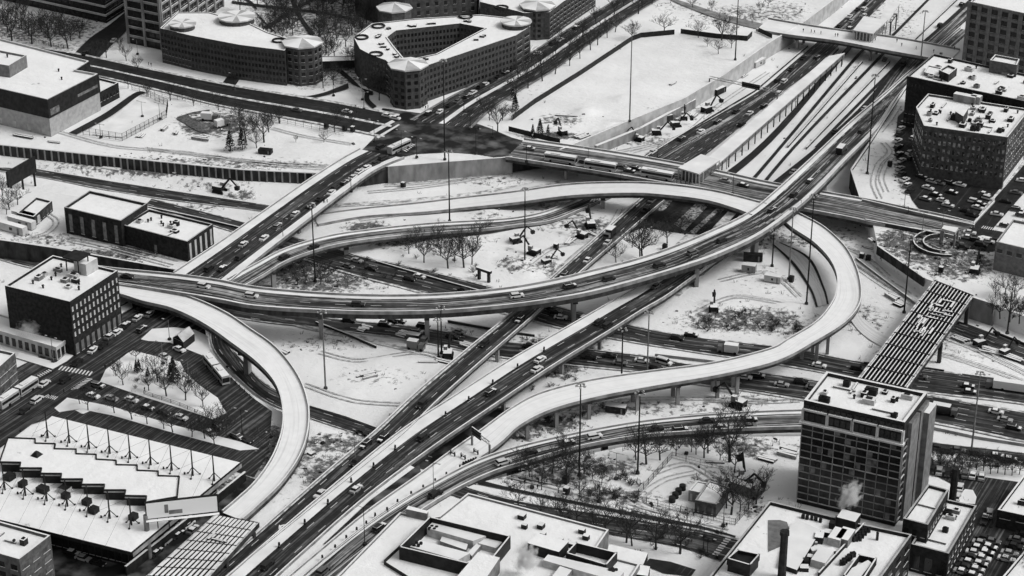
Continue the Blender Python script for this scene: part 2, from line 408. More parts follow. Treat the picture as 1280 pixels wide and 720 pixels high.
MOUNDS = [(732,141,0,9,3.2),(777,124,0,6,2.4),(770,160,0,8,2.0),(1230,300,0,7,1),(612,262,GZ,12,1.6),(646,330,GZ,9,2),(690,330,GZ,8,1.5),(640,300,GZ,6,1.4),(660,345,GZ,8,1.6),
 (430,425,GZ,5,1.2),(465,452,GZ,5,1.0),(437,492,GZ,5,1.0),(485,449,GZ,5,1),(980,385,GZ,9,1.2),(1180,320,0,9,1.2),(1210,345,0,7,1.2),(1140,305,0,6,1),
 (90,508,0,5,1.2),(105,512,0,5,1.4),(770,625,0,6,1),(735,610,0,6,1.2),(1160,330,0,8,1)]
MW = [(W(a, b, z), r_, h) for a, b, z, r_, h in MOUNDS]
def dirt_at(v):
    x, y = P(v); d = 0
    if not (-80 < x < 1360 and -60 < y < 800): return .1
    for (a, b, rx, ry, s) in DIRT:
        q = ((x-a)/rx)**2+((y-b)/ry)**2
        if q < 2.6: d = max(d, s*min(1, 1.6*math.exp(-q*1.1)))
    return d
PILE = [W(a, b, .2) for a, b in [(-60,171),(0,181),(130,195),(300,212),(425,218)]]
def berm(x, y):
    p = Vector((x, y)); best = 99
    for i in range(4):
        a, b = Vector(PILE[i][:2]), Vector(PILE[i+1][:2]); d = b-a; t = max(0, min(1, (p-a).dot(d)/d.dot(d))); best = min(best, (a+d*t-p).length)
    return 3.2*max(0, min(1, (7-best)/4)) if best < 7 else 0
def bump_at(x, y, z):
    h = berm(x, y) if z < -1 else 0
    h += .22*mnoise.noise(Vector((x*.06, y*.06, z)))+.1*mnoise.noise(Vector((x*.25, y*.25, 3)))
    for (c, r_, k) in MW:
        if abs(c.z-z) > 1: continue
        q = ((x-c.x)**2+(y-c.y)**2)/(r_*r_)*4
        if q < 9: h += k*math.exp(-q)*(1+.4*mnoise.noise(Vector((x*.5, y*.5, 0))))
    return h
def add_dirt(me, M=None):
    a = me.attributes.new('dirt', 'FLOAT', 'POINT'); a.data.foreach_set('value', [dirt_at(v.co) for v in me.vertices])
    me.polygons.foreach_set('use_smooth', [True]*len(me.polygons))
def axis(lo, hi, st, far):
    a = [lo+i*st for i in range(int((hi-lo)/st)+1)]; s = st; L = [lo]; H = [a[-1]]
    while L[-1] > -far: s *= 1.6; L.append(L[-1]-s); H.append(H[-1]+s)
    return L[:0:-1]+a+H[1:]
xs = axis(-760, 70, 2.6, 7000); ys = axis(360, 960, 2.6, 7000)
vs = []; fs = []
for j, y in enumerate(ys):
    for i, x in enumerate(xs):
        near = -770 < x < 80 and 350 < y < 970
        vs.append((x, y, GZ-.05+(bump_at(x, y, GZ)*.8 if near else 0)))
nx = len(xs)
for j in range(len(ys)-1):
    for i in range(nx-1): fs.append((j*nx+i, j*nx+i+1, (j+1)*nx+i+1, (j+1)*nx+i))
me = bpy.data.meshes.new('snow_ground'); me.from_pydata(vs, [], fs); me.materials.append(MATS['ground']); add_dirt(me)
o = bpy.data.objects.new('snow_ground', me); COL.objects.link(o); o['kind'] = 'structure'
PLATEAUS = {
 'campus_ground': [(-900,60),(-100,166),(0,180),(130,194),(300,211),(425,217),(485,208),(560,202),(640,196),(700,186),(712,181),(780,152),(854,122),(905,92),(960,53),(1005,26),(1045,-4),(1110,-60),(1300,-250),(1300,-500),(-1500,-500)],
 'hillside_ground': [(1075,246),(1064,212),(1086,180),(1112,140),(1134,106),(1190,60),(1240,15),(1300,-45),(1500,-200),(2500,-300),(2500,700),(1500,450),(1300,402),(1242,381),(1217,371),(1170,353),(1155,347),(1097,307),(1092,283)],
 'median_ground': [(-160,218),(60,240),(180,258),(266,284),(285,300),(228,338),(70,310),(-160,276)],
 'city_ground': [(-400,300),(-200,322),(50,345),(235,388),(256,402),(258,432),(280,462),(316,494),(346,512),(385,527),(425,540),(455,552),(520,585),(600,603),(645,592),(720,570),(800,554),(900,546),(1000,545),(1165,571),(1290,586),(1600,620),(2200,1400),(-900,1400)]}
PW = {}
for nm, poly in PLATEAUS.items():
    w = [W(a, b, 0) for a, b in poly]; w2 = [(v.x, v.y) for v in w]; PW[nm] = w2
    pts = [Vector(p) for p in w2]; n = len(pts); x0, x1 = min(p[0] for p in w2), max(p[0] for p in w2); y0, y1 = min(p[1] for p in w2), max(p[1] for p in w2)
    st = 2.8; safe = w2
    xx = max(x0, -760)
    while xx < min(x1, 80):
        yy = max(y0, 340)
        while yy < min(y1, 1000):
            a, b = P((xx, yy, 0))
            if -30 < a < 1310 and -30 < b < 760 and inpoly(xx, yy, safe): pts.append(Vector((xx+rnd.uniform(-.3, .3), yy+rnd.uniform(-.3, .3))))
            yy += st
        xx += st
    if sum(w2[i][0]*w2[(i+1) % n][1]-w2[(i+1) % n][0]*w2[i][1] for i in range(n)) < 0: face = list(range(n))[::-1]
    else: face = list(range(n))
    V, E, F, *_ = delaunay_2d_cdt(pts, [(i, (i+1) % n) for i in range(n)], [face], 1, 1e-4)
    vv = []
    for i, v in enumerate(V):
        inside = i >= n
        vv.append((v.x, v.y, -.04+(bump_at(v.x, v.y, 0) if inside else 0)*.7))
    F = [tuple(f) for f in F]
    b0 = len(vv); vv += [(p[0], p[1], -.04) for p in w2]+[(p[0], p[1], GZ-.5) for p in w2]
    side = [(b0+i, b0+(i+1) % n, b0+n+(i+1) % n, b0+n+i) for i in range(n)]
    me = bpy.data.meshes.new(nm); me.from_pydata(vv, [], F+side); me.materials.append(MATS['ground']); me.materials.append(MATS['concrete_dark'])
    me.polygons.foreach_set('material_index', [0]*len(F)+[0 if nm == 'hillside_ground' else 1]*n); add_dirt(me)
    o = bpy.data.objects.new(nm, me); COL.objects.link(o); o['kind'] = 'structure'
    for p_ in me.polygons:
        if p_.index < len(F) and p_.normal.z < 0: o['flip'] = 1; break
    if o.get('flip'): me.flip_normals(); del o['flip']
# flat paved areas on the street level, and kerbed snow islands
def paved(name, pts, m='asphalt_plain', z=.30, kind='structure', thick=0, **k):
    w = [W(a, b, z) for a, b in pts]; mb = MB()
    if thick: mb.prism([(v.x, v.y) for v in w], z-thick, z, 'concrete', m)
    else:
        q = [(v.x, v.y, z) for v in w]
        a = sum(q[i][0]*q[(i+1) % len(q)][1]-q[(i+1) % len(q)][0]*q[i][1] for i in range(len(q)))
        if a < 0: q = q[::-1]
        mb.face(q, m, [(p[0], p[1]) for p in q])
    return mb.build(name, kind=kind, **k)
def walls(name, label, pts, zt, zb, th=.5, m='concrete', cap='snow', cat='retaining wall'):
    w = [W(a, b, zt) for a, b in pts]; root = empty(name, (w[0].x, w[0].y, zb), label=label, cat=cat); mb = MB(); cp = MB()
    for i in range(len(w)-1):
        a, b = w[i], w[i+1]; c = (a+b)/2; d = b-a; an = math.atan2(d.y, d.x)
        mb.box((c.x, c.y, (zt+zb)/2), (d.length+th*.4, th, zt-zb), m, an); cp.box((c.x, c.y, zt+.08), (d.length+th*.4, th+.08, .14), cap, an)
    mb.build('wall_face', root); cp.build('snow_cap', root); return root
# ================================================================ ROADS
# ---- street level
S1A = 'asphalt_plain'
ground_road('halsted_road', 'HL', [(-60,38,-60,70,.3),(0,50,-4,84,.3),(95,66,90,90,.3),(180,84,172,107,.3),(270,102,258,129,.3),(320,111,308,139,.3),(420,127,406,157,.3),(500,143,480,172,.3)],
   [(0,.08,'snow_dirty',.1),(.08,.5,S1A,0),(.5,.57,'snow_dirty',.14),(.57,.94,S1A,0),(.94,1,'snow_dirty',.1)])
paved('intersection', [(478,135),(530,142),(575,147),(612,160),(640,172),(655,176),(632,198),(595,192),(560,190),(520,192),(500,197),(450,190),(462,178),(470,170)], 'asphalt_open', .32)
ground_road('harrison_road', 'HW', [(512,150,590,160,.34),(560,122,625,130,.34),(640,80,690,90,.34),(700,42,738,55,.34),(765,2,800,14,.34),(800,-20,850,-16,.34),(860,-60,900,-56,.34)],
   [(0,.05,'concrete',.08),(.05,.47,'asphalt',0),(.47,.56,'snow',.14),(.56,.95,'asphalt',0),(.95,1,'concrete',.08)])
ground_road('campus_side_street', 'CS', [(88,72,118,78,.33),(112,48,140,56,.33),(138,30,160,36,.33),(165,8,182,12,.33),(200,-20,214,-16,.33)], [(0,1,S1A,0)])
ground_road('campus_driveway', 'CD', [(276,107,292,110,.33),(284,96,300,98,.33),(292,88,302,90,.33)], [(0,1,S1A,0)])
ground_road('peoria_approach_path', 'PP', [(835,-4,838,0,.3),(870,7,866,12,.3),(905,18,900,24,.3),(960,31,950,37,.3),(985,34,975,40,.3)], [(0,1,'concrete',0)])
for k, p in enumerate([[(366,-4,372,-2),(367,10,372,11),(378,30,384,30),(388,44,394,43)], [(330,34,334,37),(360,14,364,17),(392,-4,396,-2)], [(318,14,321,16),(330,28,334,30),(340,38,344,39)],
      [(318,112,318,116),(372,120,370,124),(400,117,398,121),(425,108,428,113),(435,104,436,110)], [(420,88,426,86),(433,98,438,96),(442,106,446,104),(458,112,458,116),(466,114,466,119)], [(456,116,462,115),(456,126,462,124),(466,136,471,133)],
      [(300,-4,306,-4),(312,4,317,4),(318,10,322,12)],[(290,1,290,4),(330,6,330,9),(400,14,400,17),(440,22,440,25)]]):
    ground_road('campus_path', 'path%d' % k, p, [(0, 1, 'asphalt_plain', 0)], z=.33)
ground_road('field_construction_road', 'FR', [(245,163,262,168),(232,155,246,152),(222,146,236,142),(262,140,262,137)], [(0,1,'soil',0)], z=.25)
ground_road('alley', 'AL', [(86,166,96,168),(130,142,139,145),(165,118,173,120),(176,114,184,116)], [(0,1,S1A,0)], z=.33)
paved('tennis_court', [(116,168),(153,172),(208,142),(174,118)], 'snow', .34)
# lower left streets: one asphalt sheet with kerbed islands of snow on it
paved('city_street_pavement', [(-60,640),(-60,500),(60,440),(120,400),(168,372),(232,386),(256,404),(258,434),(280,464),(316,497),(340,514),(336,566),(318,596),(300,590),(200,560),(66,522),(40,530),(0,560)], 'asphalt', .30)
ISL = [('park_island', [(125,477),(132,462),(160,441),(166,438),(190,444),(225,452),(232,466),(250,482),(272,497),(283,516),(266,524),(225,510),(180,496)]),
       ('traffic_island', [(176,424),(190,411),(218,409),(243,412),(260,420),(262,440),(258,446),(230,435),(212,428),(185,426)]),
       ('sidewalk_strip', [(68,510),(84,497),(100,500),(140,508),(220,532),(300,552),(324,561),(300,563),(220,542),(140,519),(100,511),(74,515)]),
       ('sidewalk_strip', [(20,447),(66,461),(84,451),(150,393),(166,384),(164,376),(146,386),(86,440),(70,453),(24,440)])]
for nm, p in ISL: paved(nm, p, 'snow', .48, thick=.3)
ROADMARK = MB()
def zebra(a, b, c, d, n, frac=.45, z=.36):
    a, b, c, d = [W(*p, z) for p in (a, b, c, d)]; mb = MB()
    for i in range(n):
        t0, t1 = (i+.1)/n, (i+.1+frac)/n
        q = [a.lerp(b, t0), a.lerp(b, t1), d.lerp(c, t1), d.lerp(c, t0)]
        if (q[1]-q[0]).cross(q[2]-q[1]).z < 0: q = q[::-1]
        mb.face(q, 'paint_white')
    mb.build('crosswalk', kind='structure')
zebra((77,457),(118,465),(114,470),(72,462), 10); zebra((97,486),(117,473),(110,472),(88,487), 8)
zebra((60,493),(74,496),(69,500),(54,496), 6); zebra((50,471),(66,463),(62,461),(46,469), 6)
zebra((529,146),(553,150),(551,153),(526,148), 8, z=.38); zebra((508,190),(520,180),(516,179),(504,188), 6, z=.38)
for q in ([(462,165),(490,150),(494,152),(466,168)], [(470,171),(498,155),(500,156),(473,173)]): paved('stop_bar', q, 'paint_white', .37)
# ---- right side streets
paved('parking_lot', [(1122,146),(1138,130),(1142,182),(1152,207),(1216,222),(1252,238),(1243,250),(1218,276),(1152,265),(1140,250),(1128,222),(1118,188)], S1A, .2)
ground_road('side_street', 'SR', [(1212,284,1236,292),(1238,250,1262,262),(1262,222,1290,232),(1300,175,1340,190)], [(0,.12,'snow_dirty',.1),(.12,1,S1A,0)], z=.22)
paved('street_corner', [(1196,298),(1212,280),(1236,286),(1300,300),(1300,318),(1250,312),(1236,314),(1200,308)], S1A, .24)
zebra((1229,282),(1250,286),(1248,289),(1226,285), 8, z=.4)
ground_road('desplaines_road', 'DP', [(560,601,540,610),(640,624,630,640),(752,642,740,663),(865,660,850,684),(925,674,905,702),(1000,688,985,720)], [(0,.06,'snow_dirty',.1),(.06,1,'asphalt',0)], z=.3)
ground_road('greenway_path', 'GP', [(600,600,597,605),(640,610,638,613),(752,633,750,636),(865,655,863,659),(920,670,918,674)], [(0,1,'asphalt_plain',0)], z=.34)
zebra((914,674),(896,696),(889,694),(907,672), 8, z=.4)
paved('rear_parking_pavement', [(1158,588),(1200,592),(1300,606),(1300,760),(1150,760),(1160,700),(1196,668),(1222,640),(1200,610)], 'asphalt', .25)
paved('yard_pavement', [(805,706),(812,698),(838,702),(870,712),(864,720),(830,716)], S1A, .33)
# ---- sunken roads
AS = 'asphalt_slush'
def low(name, key, pts, bands=None, z=-6.75, **k):
    bands = bands or [(0,.06,'snow_dirty',.02),(.06,.94,'asphalt',0),(.94,1,'snow_dirty',.02)]
    return ground_road(name, key, pts, bands, z=z, **k)
low('expressway_carriageway', 'D1', [(-60,196,-64,206),(45,210,42,220),(135,226,130,237),(225,240,220,251),(320,254,312,262),(400,266,395,274)])
low('expressway_carriageway', 'D2', [(190,248,180,258),(300,276,285,288),(380,299,355,315),(425,311,395,330),(457,321,445,345),(520,334,505,361),(585,350,570,378),(650,368,640,395),(720,388,705,412),(812,411,790,428),(880,422,865,440),(960,431,945,452),(1007,438,995,460),(1080,452,1065,473),(1160,461,1150,490),(1280,478,1275,505),(1420,500,1415,530)])
low('expressway_carriageway', 'D3', [(-120,284,-125,300),(-20,302,-28,317),(40,318,30,333),(150,342,140,358),(300,378,288,396),(410,397,398,410),(495,405,480,421),(560,414,545,432),(620,425,605,444),(720,434,703,456),(815,445,800,466),(860,454,845,477),(960,466,950,492),(1060,480,1050,509),(1160,493,1150,526),(1280,514,1270,551),(1420,540,1410,582)])
low('frontage_carriageway', 'D4', [(1000,516,1000,524),(1100,540,1098,548),(1162,552,1160,562),(1280,566,1276,578),(1420,586,1416,600)])
low('frontage_carriageway', 'D5', [(330,390,326,396),(400,407,395,414),(470,424,466,429),(520,438,518,441)], [(0,1,'snow_dirty',0)], z=-6.8)
low('underpass_ramp_road', 'S1', [(264,396,284,398),(264,430,288,430),(285,460,304,450),(320,493,327,475),(350,510,356,492),(388,523,392,509),(427,536,432,522),(470,550,475,538),(540,572,545,560)])
low('eisenhower_carriageway', 'I1', [(770,216,838,228),(830,180,892,186),(890,148,930,155),(950,113,975,118),(985,84,1012,90),(1020,54,1045,60),(1045,32,1070,37),(1075,6,1098,10),(1120,-35,1140,-30),(1250,-140,1270,-136)],
    [(0,.3,'asphalt',0),(.3,.5,AS,0),(.5,1,'asphalt',0)])
low('eisenhower_carriageway', 'I2', [(960,232,992,238),(1025,180,1054,186),(1081,128,1108,134),(1125,74,1150,80),(1155,50,1176,54),(1211,0,1232,4),(1300,-85,1320,-80)], [(0,.25,'asphalt_plain',0),(.25,1,AS,0)])
low('eisenhower_carriageway', 'I3', [(900,258,960,268),(850,300,915,312),(790,360,850,370)], [(0,1,'snow_dirty',0)], z=-6.9)
for key, p in (('T1', [(872,296,878,297),(905,262,911,263),(975,182,979,183),(1064,76,1068,77),(1082,58,1085,59)]), ('T2', [(890,300,894,301),(928,258,933,259),(992,182,996,183),(1095,74,1099,75),(1112,56,1115,57)]), ('T3', [(770,290,784,293),(860,246,874,249),(955,176,964,178),(1052,66,1058,68),(1062,56,1066,57)]), ('T4', [(1108,50,1112,51),(1160,-2,1163,-1),(1200,-40,1203,-39)]), ('T5', [(1018,184,1022,185),(1128,72,1132,73)])):
    low('railway_track', key, p, [(0,1,'asphalt_plain',0)], z=-6.8)
paved('alley_pavement', [(150,716),(232,655),(306,594),(322,600),(290,640),(215,700),(190,740),(120,740)], 'asphalt_open', .27)
paved('shed_side_pavement', [(-80,640),(0,660),(160,706),(180,720),(150,800),(-100,800)], 'asphalt_open', .22)
low('construction_access_track', 'C9', [(1010,290,1024,296),(1060,325,1082,322),(1100,352,1112,348),(1150,385,1160,378)], [(0,.2,'snow_dirty',0),(.2,.8,'snow_road',0),(.8,1,'snow_dirty',0)], z=-6.85)
low('curved_service_road', 'C8', [(1060,395,1068,388),(1075,415,1082,400),(1100,432,1108,420),(1140,448,1150,436)], [(0,1,'snow_road',0)], z=-6.8)
low('inner_service_road', 'C7', [(965,305,975,303),(990,330,1012,322),(1012,362,1030,358),(1020,384,1036,380)], [(0,.15,'asphalt_plain',0),(.15,.85,'snow_road',0),(.85,1,'asphalt_plain',0)], z=-6.8)
low('kennedy_service_road', 'C6', [(1160,394,1150,402),(1200,402,1190,415),(1280,432,1270,452),(1360,460,1350,485)], [(0,1,'asphalt',0)], z=-6.8)
low('dirt_track', 'C5', [(404,256,405,260),(560,244,562,250),(640,232,642,238),(700,222,702,228)], [(0,1,'snow_dirty',0)], z=-6.85)
low('ramp_approach_road', 'C4', [(410,264,410,266),(520,252,522,258),(600,244,602,248),(720,214,720,220)], [(0,1,'snow_road',0)], z=-6.8)
low('frontage_ramp_road', 'C3', [(850,519,850,524),(920,514,922,520),(1010,512,1010,519)], [(0,1,'asphalt_plain',0)], z=-6.6)
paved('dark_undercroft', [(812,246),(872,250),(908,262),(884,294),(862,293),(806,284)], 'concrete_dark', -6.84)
for q in ([(822,262),(836,247),(842,249),(828,266)], [(842,280),(872,252),(886,256),(856,288)], [(862,290),(896,260),(900,262),(868,293)]): paved('track_bed', q, 'ballast', -6.78)
paved('street_under_bridges', [(500,590),(548,554),(622,510),(655,508),(604,540),(528,594),(505,612)], 'asphalt_open', -6.84)
paved('street_under_bridges', [(404,680),(463,625),(524,580),(527,593),(462,641),(414,680)], 'asphalt_open', .24)
# ---- bridges and flyovers
bridge('harrison_bridge', 'H', [(217,342,287,353,3.5),(270,307,330,318,3),(320,272,374,284,2),(380,230,432,240,1),(425,201,470,213,.4),(450,187,505,198,.33)],
   [(0,.2,'snow',.12),(.2,.82,'asphalt',0),(.82,1,'snow',.12)], 'slushy street bridge with wide snow covered sidewalks and a queue of cars', 'road bridge', thick=1.5, piers=[(360,265),(300,320)], gz=GZ, par=.8)
bridge('halsted_bridge', 'HB', [(655,175,632,198,.33),(765,191,741,215,.33),(852,206,828,230,.33),(902,216,878,237,.33),(960,229,938,251,.33),(1022,240,1000,262,.33),(1085,251,1064,274,.33),(1118,258,1095,281,.33),(1180,271,1160,290,.33),(1216,280,1200,299,.33)],
   [(0,.1,'snow',.1),(.1,.9,'asphalt_slush',0),(.9,1,'snow',.1)], 'long street overpass carrying three coaches across the sunken expressway', 'road bridge', thick=1.5, piers=[(708,215),(800,225),(900,245)], hammer=False)
bridge('peoria_bridge', 'PB', [(960,24,945,38,.33),(1000,31,985,45,.33),(1060,40,1047,53,.33),(1120,48,1105,64,.33),(1175,58,1155,73,.33),(1200,63,1185,78,.33)],
   [(0,1,'snow',.05)], 'narrow snowy footbridge street crossing the expressway near the top', 'road bridge', thick=1.3, piers=[(1000,40),(1090,60)], hammer=False)
bridge('white_ramp', 'U', [(392,270,398,282,-6.8),(450,262,455,272,-6.7),(520,255,525,267,-6.4),(570,249,575,262,-6),(640,241,643,255,-4),(715,231,715,246,-1),(790,229,790,243,2),(840,232,838,246,4),(890,239,883,252,5),(925,247,915,261,5.6),(958,256,940,270,5.7)],
   [(0,1,'snow_ramp',.06)], 'untouched snow covered ramp arching below the coaches to join the flyover', 'ramp', thick=1.4, piers=[(683,248),(755,242)], par=.8)
bridge('slushy_ramp', 'R2', [(285,350,298,363,3.5),(320,331,328,346,3),(357,312,362,326,2),(407,297,410,310,0),(457,289,460,301,-2),(532,281,534,293,-4),(600,277,602,288,-5),(640,274,644,283,-6),(677,267,690,277,-6.3),(712,254,728,262,-6.5),(742,240,765,246,-6.6)],
   [(0,.2,'snow',.08),(.2,1,'asphalt_slush',0)], 'slush streaked single lane ramp curving behind the bare trees', 'ramp', thick=1.3, piers=[(345,330),(430,305)], par=.8)
bridge('congress_bridge_west', 'C1', [(828,228,855,234,-6.6),(800,249,826,255,-6.5),(752,292,777,297,-6.2),(715,325,738,330,-4.5),(685,352,708,357,-3.5),(640,392,665,397,-1),(580,441,608,447,0),(520,492,550,499,0),(470,539,502,545,0),(405,594,434,600,0),(320,669,341,675,0),(255,727,272,732,0),(150,820,165,826,0)],
   [(0,.1,'snow_dirty',.03),(.1,.94,'asphalt',0),(.94,1,'snow',.1)], 'dark wet carriageway on a low bridge climbing diagonally past the snowy field', 'road bridge', thick=1.2, piers=[(610,432),(530,505)], par=.7, hammer=False, fascia='concrete_dark')
bridge('congress_bridge_east', 'C2', [(915,290,948,297,-5),(880,306,915,313,-4),(832,338,868,346,-2.5),(790,364,832,372,-1.5),(760,381,801,390,-.8),(715,407,760,416,0),(640,450,687,461,.1),(570,495,616,509,.1),(500,541,547,556,.1),(420,606,462,619,.1),(340,674,385,686,.1),(285,722,330,736,.1),(190,805,235,822,.1)],
   [(0,.34,'snow',.25),(.34,.94,'asphalt',0),(.94,1,'snow_dirty',.1)], 'dark wet carriageway beside a broad snow filled shoulder in the centre', 'road bridge', thick=1.4, piers=[(740,410),(690,445),(620,490)], par=.8, hammer=False)
bridge('loop_ramp_right', 'L2', [(975,272,985,262,2.4),(990,286,1003,270,2.4),(1017,304,1030,285,2.2),(1037,325,1055,308,2),(1046,345,1069,332,2),(1046,362,1076,358,2),(1041,378,1074,382,2),(1022,402,1055,405,2),(985,425,1015,430,2),(960,438,970,453,2),(890,455,900,470,1.8),(815,465,825,483,1.5),(740,476,750,497,1.2),(677,492,690,513,.9),(640,511,650,533,.7),(600,540,624,556,.5),(560,568,584,584,.4),(525,594,542,605,.4),(460,640,474,648,.3),(415,677,426,684,.3),(340,740,348,746,.3)],
   [(0,1,'snow_ramp',.06)], 'wide snow covered loop ramp sweeping round the right side and down to the centre', 'ramp', thick=1.3, piers=[(1035,425),(1018,432),(918,472),(895,478),(845,488),(795,496),(740,505),(695,515),(665,530)], hammer=False, par=.75)
bridge('service_ramp', 'R1', [(330,764,350,774,.5),(395,708,415,720,.5),(445,667,466,680,.5),(495,632,518,645,.6),(540,606,566,615,.8),(590,580,612,593,1.2),(640,562,655,579,1.6),(715,544,722,560,2),(790,530,793,547,2),(860,522,862,541,2),(930,517,932,537,2),(1010,514,1012,535,2),(1100,514,1102,536,2)],
   [(0,.16,'snow',.1),(.16,.9,'asphalt_slush',0),(.9,1,'snow',.1)], 'curving lower ramp with cars between snow loop and the city buildings', 'ramp', thick=1.5, par=.8, piers=[(640,575),(760,545)])
bridge('left_loop_ramp', 'L1', [(120,352,120,365,4.9),(147,357,149,369,4.9),(180,362,178,378,4.9),(229,370,215,387,5),(278,390,255,406,5),(312,412,292,432,5),(345,436,322,455,5),(372,470,344,480,4.5),(385,505,353,507,4),(385,540,353,538,3.5),(374,573,341,572,3),(350,607,320,603,2.5),(320,636,298,624,2),(303,651,278,641,2)],
   [(0,1,'snow_ramp',.06)], 'smooth snow covered loop ramp bending round the left side', 'ramp', thick=1.6, piers=[(218,385),(305,425),(382,530),(345,600)], par=.85, pw=.8)
bridge('main_flyover', 'F', [(60,327,60,343,4.6),(100,332,100,350,4.8),(147,338,147,356,5),(220,345,229,369,5.5),(272,352,275,377,6),(320,361,320,385,6),(400,368,400,390,6),(480,371,480,392,6),(560,369,560,390,6),(640,361,640,383,6),(700,350,704,374,6),(740,340,750,365,6),(795,326,805,350,6),(840,311,855,335,6),(890,290,900,319,6),(935,268,955,292,6),(970,240,1012,248,6),(1019,195,1056,203,4.5),(1064,153,1098,160,1),(1106,118,1122,122,-3),(1135,92,1147,96,-5.6),(1200,36,1212,38,-6.6)],
   [(0,.16,'snow',.1),(.16,.84,'asphalt_fly',0),(.84,1,'snow',.12)], 'long curved flyover with slushy lanes sweeping across the whole interchange', 'flyover', thick=2.0, piers=[(398,395),(530,392),(718,368),(872,325),(940,280),(1040,215)], par=1.0, pw=.9)
# ---- retaining walls
walls('retaining_wall', 'grey concrete wall below the triangular snow lot behind the tall mast', [(485,208),(560,202),(640,196)], .35, GZ, .6, 'concrete')
walls('retaining_wall', 'stepped concrete wall along the field above the expressway excavation', [(700,187),(712,182),(780,153),(854,123),(905,93),(960,54),(1005,27),(1045,-3),(1110,-58)], .4, GZ, .6, 'concrete_light')
walls('retaining_wall', 'lower concrete ledge wall piled with snow beside parked machines', [(745,182),(800,160),(868,124)], -3, GZ, 1.2, 'concrete')
walls('retaining_wall', 'dark curved wall beside the flyover and the narrow snow lot', [(1075,246),(1064,212),(1086,180),(1112,140),(1134,106)], .9, GZ, .6, 'concrete_dark')
walls('retaining_wall', 'dark wall under the median beside the arched window brick building', [(-160,276),(70,310),(226,338)], .3, GZ, .6, 'concrete_dark')
walls('retaining_wall', 'tall freestanding concrete wall at the upper end of the striped roof', [(1215,371),(1243,380)], 1.2, GZ, .8, 'concrete')
walls('retaining_wall', 'low dark wall stepping down the churned slope under the overpass', [(1097,307),(1155,347)], .4, -3, .5, 'concrete_dark')
walls('street_parapet', 'dark parapet wall along the overpass approach above the round ramp', [(1082,274),(1177,292)], 1.6, 0, .5, 'concrete_dark')
walls('street_parapet', 'snow topped double wall along the overpass beside the dark parking lot', [(1078,249),(1150,266),(1218,281)], 1.3, 0, .5, 'concrete')
walls('barrier_wall', 'low snow capped barrier along the dark lot edge', [(1150,266),(1217,279),(1243,251)], .9, 0, .4, 'concrete_light', cat='barrier')
for i, (lb, p) in enumerate([('long thin barrier above the lane of cars in the middle left', [(470,326),(560,352),(640,374),(690,384)]), ('dark barrier edging the snow between the expressway carriageways at far right', [(1165,533),(1220,545),(1290,556)]),
        ('curved barrier below the churned slope on the right', [(1080,452),(1160,459),(1180,462)]), ('dark barrier under the loop ramp facing the wide snowy strip', [(819,442),(905,452)]),
        ('bent barrier lying across the snow field on the left', [(395,402),(440,419),(470,432)]), ('barrier along the sunken road in front of the large snow field', [(388,507),(432,520),(470,534)]),
        ('snow lined divider between expressway lanes in the centre', [(560,400),(640,414),(668,418)]), ('thin dark barrier running out below the striped roof to the right', [(1203,467),(1240,472),(1290,478)]),
        ('dark barrier over the snowy bank at the far right', [(1242,413),(1290,432)]), ('thin barrier beside the curving left expressway lanes', [(45,211),(135,226),(225,240),(320,254)]),
        ('barrier edging the lanes behind the long brick building', [(180,257),(250,272),(300,284)]), ('dark kerb barrier along the field side of the slanted sunken road', [(1070,322),(1100,345),(1150,382)])]):
    walls('road_barrier', lb, p, GZ+1.0, GZ, .35, 'concrete_dark' if i % 2 == 0 else 'concrete', cat='barrier')
# ================================================================ BUILDINGS
def px_h(p, ytop): return zfor(W(*p, 0), ytop)
# pile wall along the excavation, top left
pw_ = [W(a, b, .2) for a, b in [(-30,174),(0,181),(130,195),(300,212),(425,218)]]
root = empty('pile_wall', (pw_[0].x, pw_[0].y, GZ), label='long dark excavation wall with pale upright piles and snowy top', cat='retaining wall')
mb = MB(); cp = MB()
for i in range(len(pw_)-1):
    a, b = pw_[i], pw_[i+1]; d = b-a; an = math.atan2(d.y, d.x); c = (a+b)/2
    mb.box((c.x, c.y, (GZ+.2)/2), (d.length, .5, .2-GZ), 'concrete_dark', an); cp.box((c.x, c.y, .35), (d.length, .9, .3), 'snow', an)
    k = int(d.length/2.9)
    for j in range(k):
        q = a+d*((j+.5)/k); lbx = MB().box((q.x, q.y+0, (GZ+.2)/2), (.6, 1.1, rnd.uniform(-.5, .3)-GZ), 'concrete', an, 'snow'); lbx.build('pile', root)
mb.build('lagging', root); cp.build('snow_cap', root)

# B1 pale block building with dark upper band
r1, p1, _ = building('community_hall', 'big flat roofed hall with dark upper band over pale block walls', 'building', [(-150,76),(59,124),(122,92),(94,87),(111,76),(-150,10)], 16.5, wall='block_light', fac=[(0, 12, 1, .5, 3.5, .22, .8, 'metal_light')], units=7, seed=3)
mb = MB(); o2 = offset(p1, -.35); n = len(p1)
for i in range(n):
    j = (i+1) % n; mb.face([(*o2[i], 8.2), (*o2[j], 8.2), (*o2[j], 16.4), (*o2[i], 16.4)], 'metal_dark')
    mb.face([(*p1[i], 8.2), (*p1[j], 8.2), (*o2[j], 8.2), (*o2[i], 8.2)], 'metal_dark')
mb.build('dark_cladding', r1)
a, b = Vector(o2[1]), Vector(o2[2]); ed = b-a; mb = MB()
for t0, t1, z0, z1 in ((.03, .2, 9.2, 12), (.56, .95, 11, 12.2)):
    c = a+ed*((t0+t1)/2); MB().box((c.x, c.y, (z0+z1)/2), (ed.length*(t1-t0), .2, z1-z0), 'glass_pale', math.atan2(ed.y, ed.x)).build('window_band', r1)
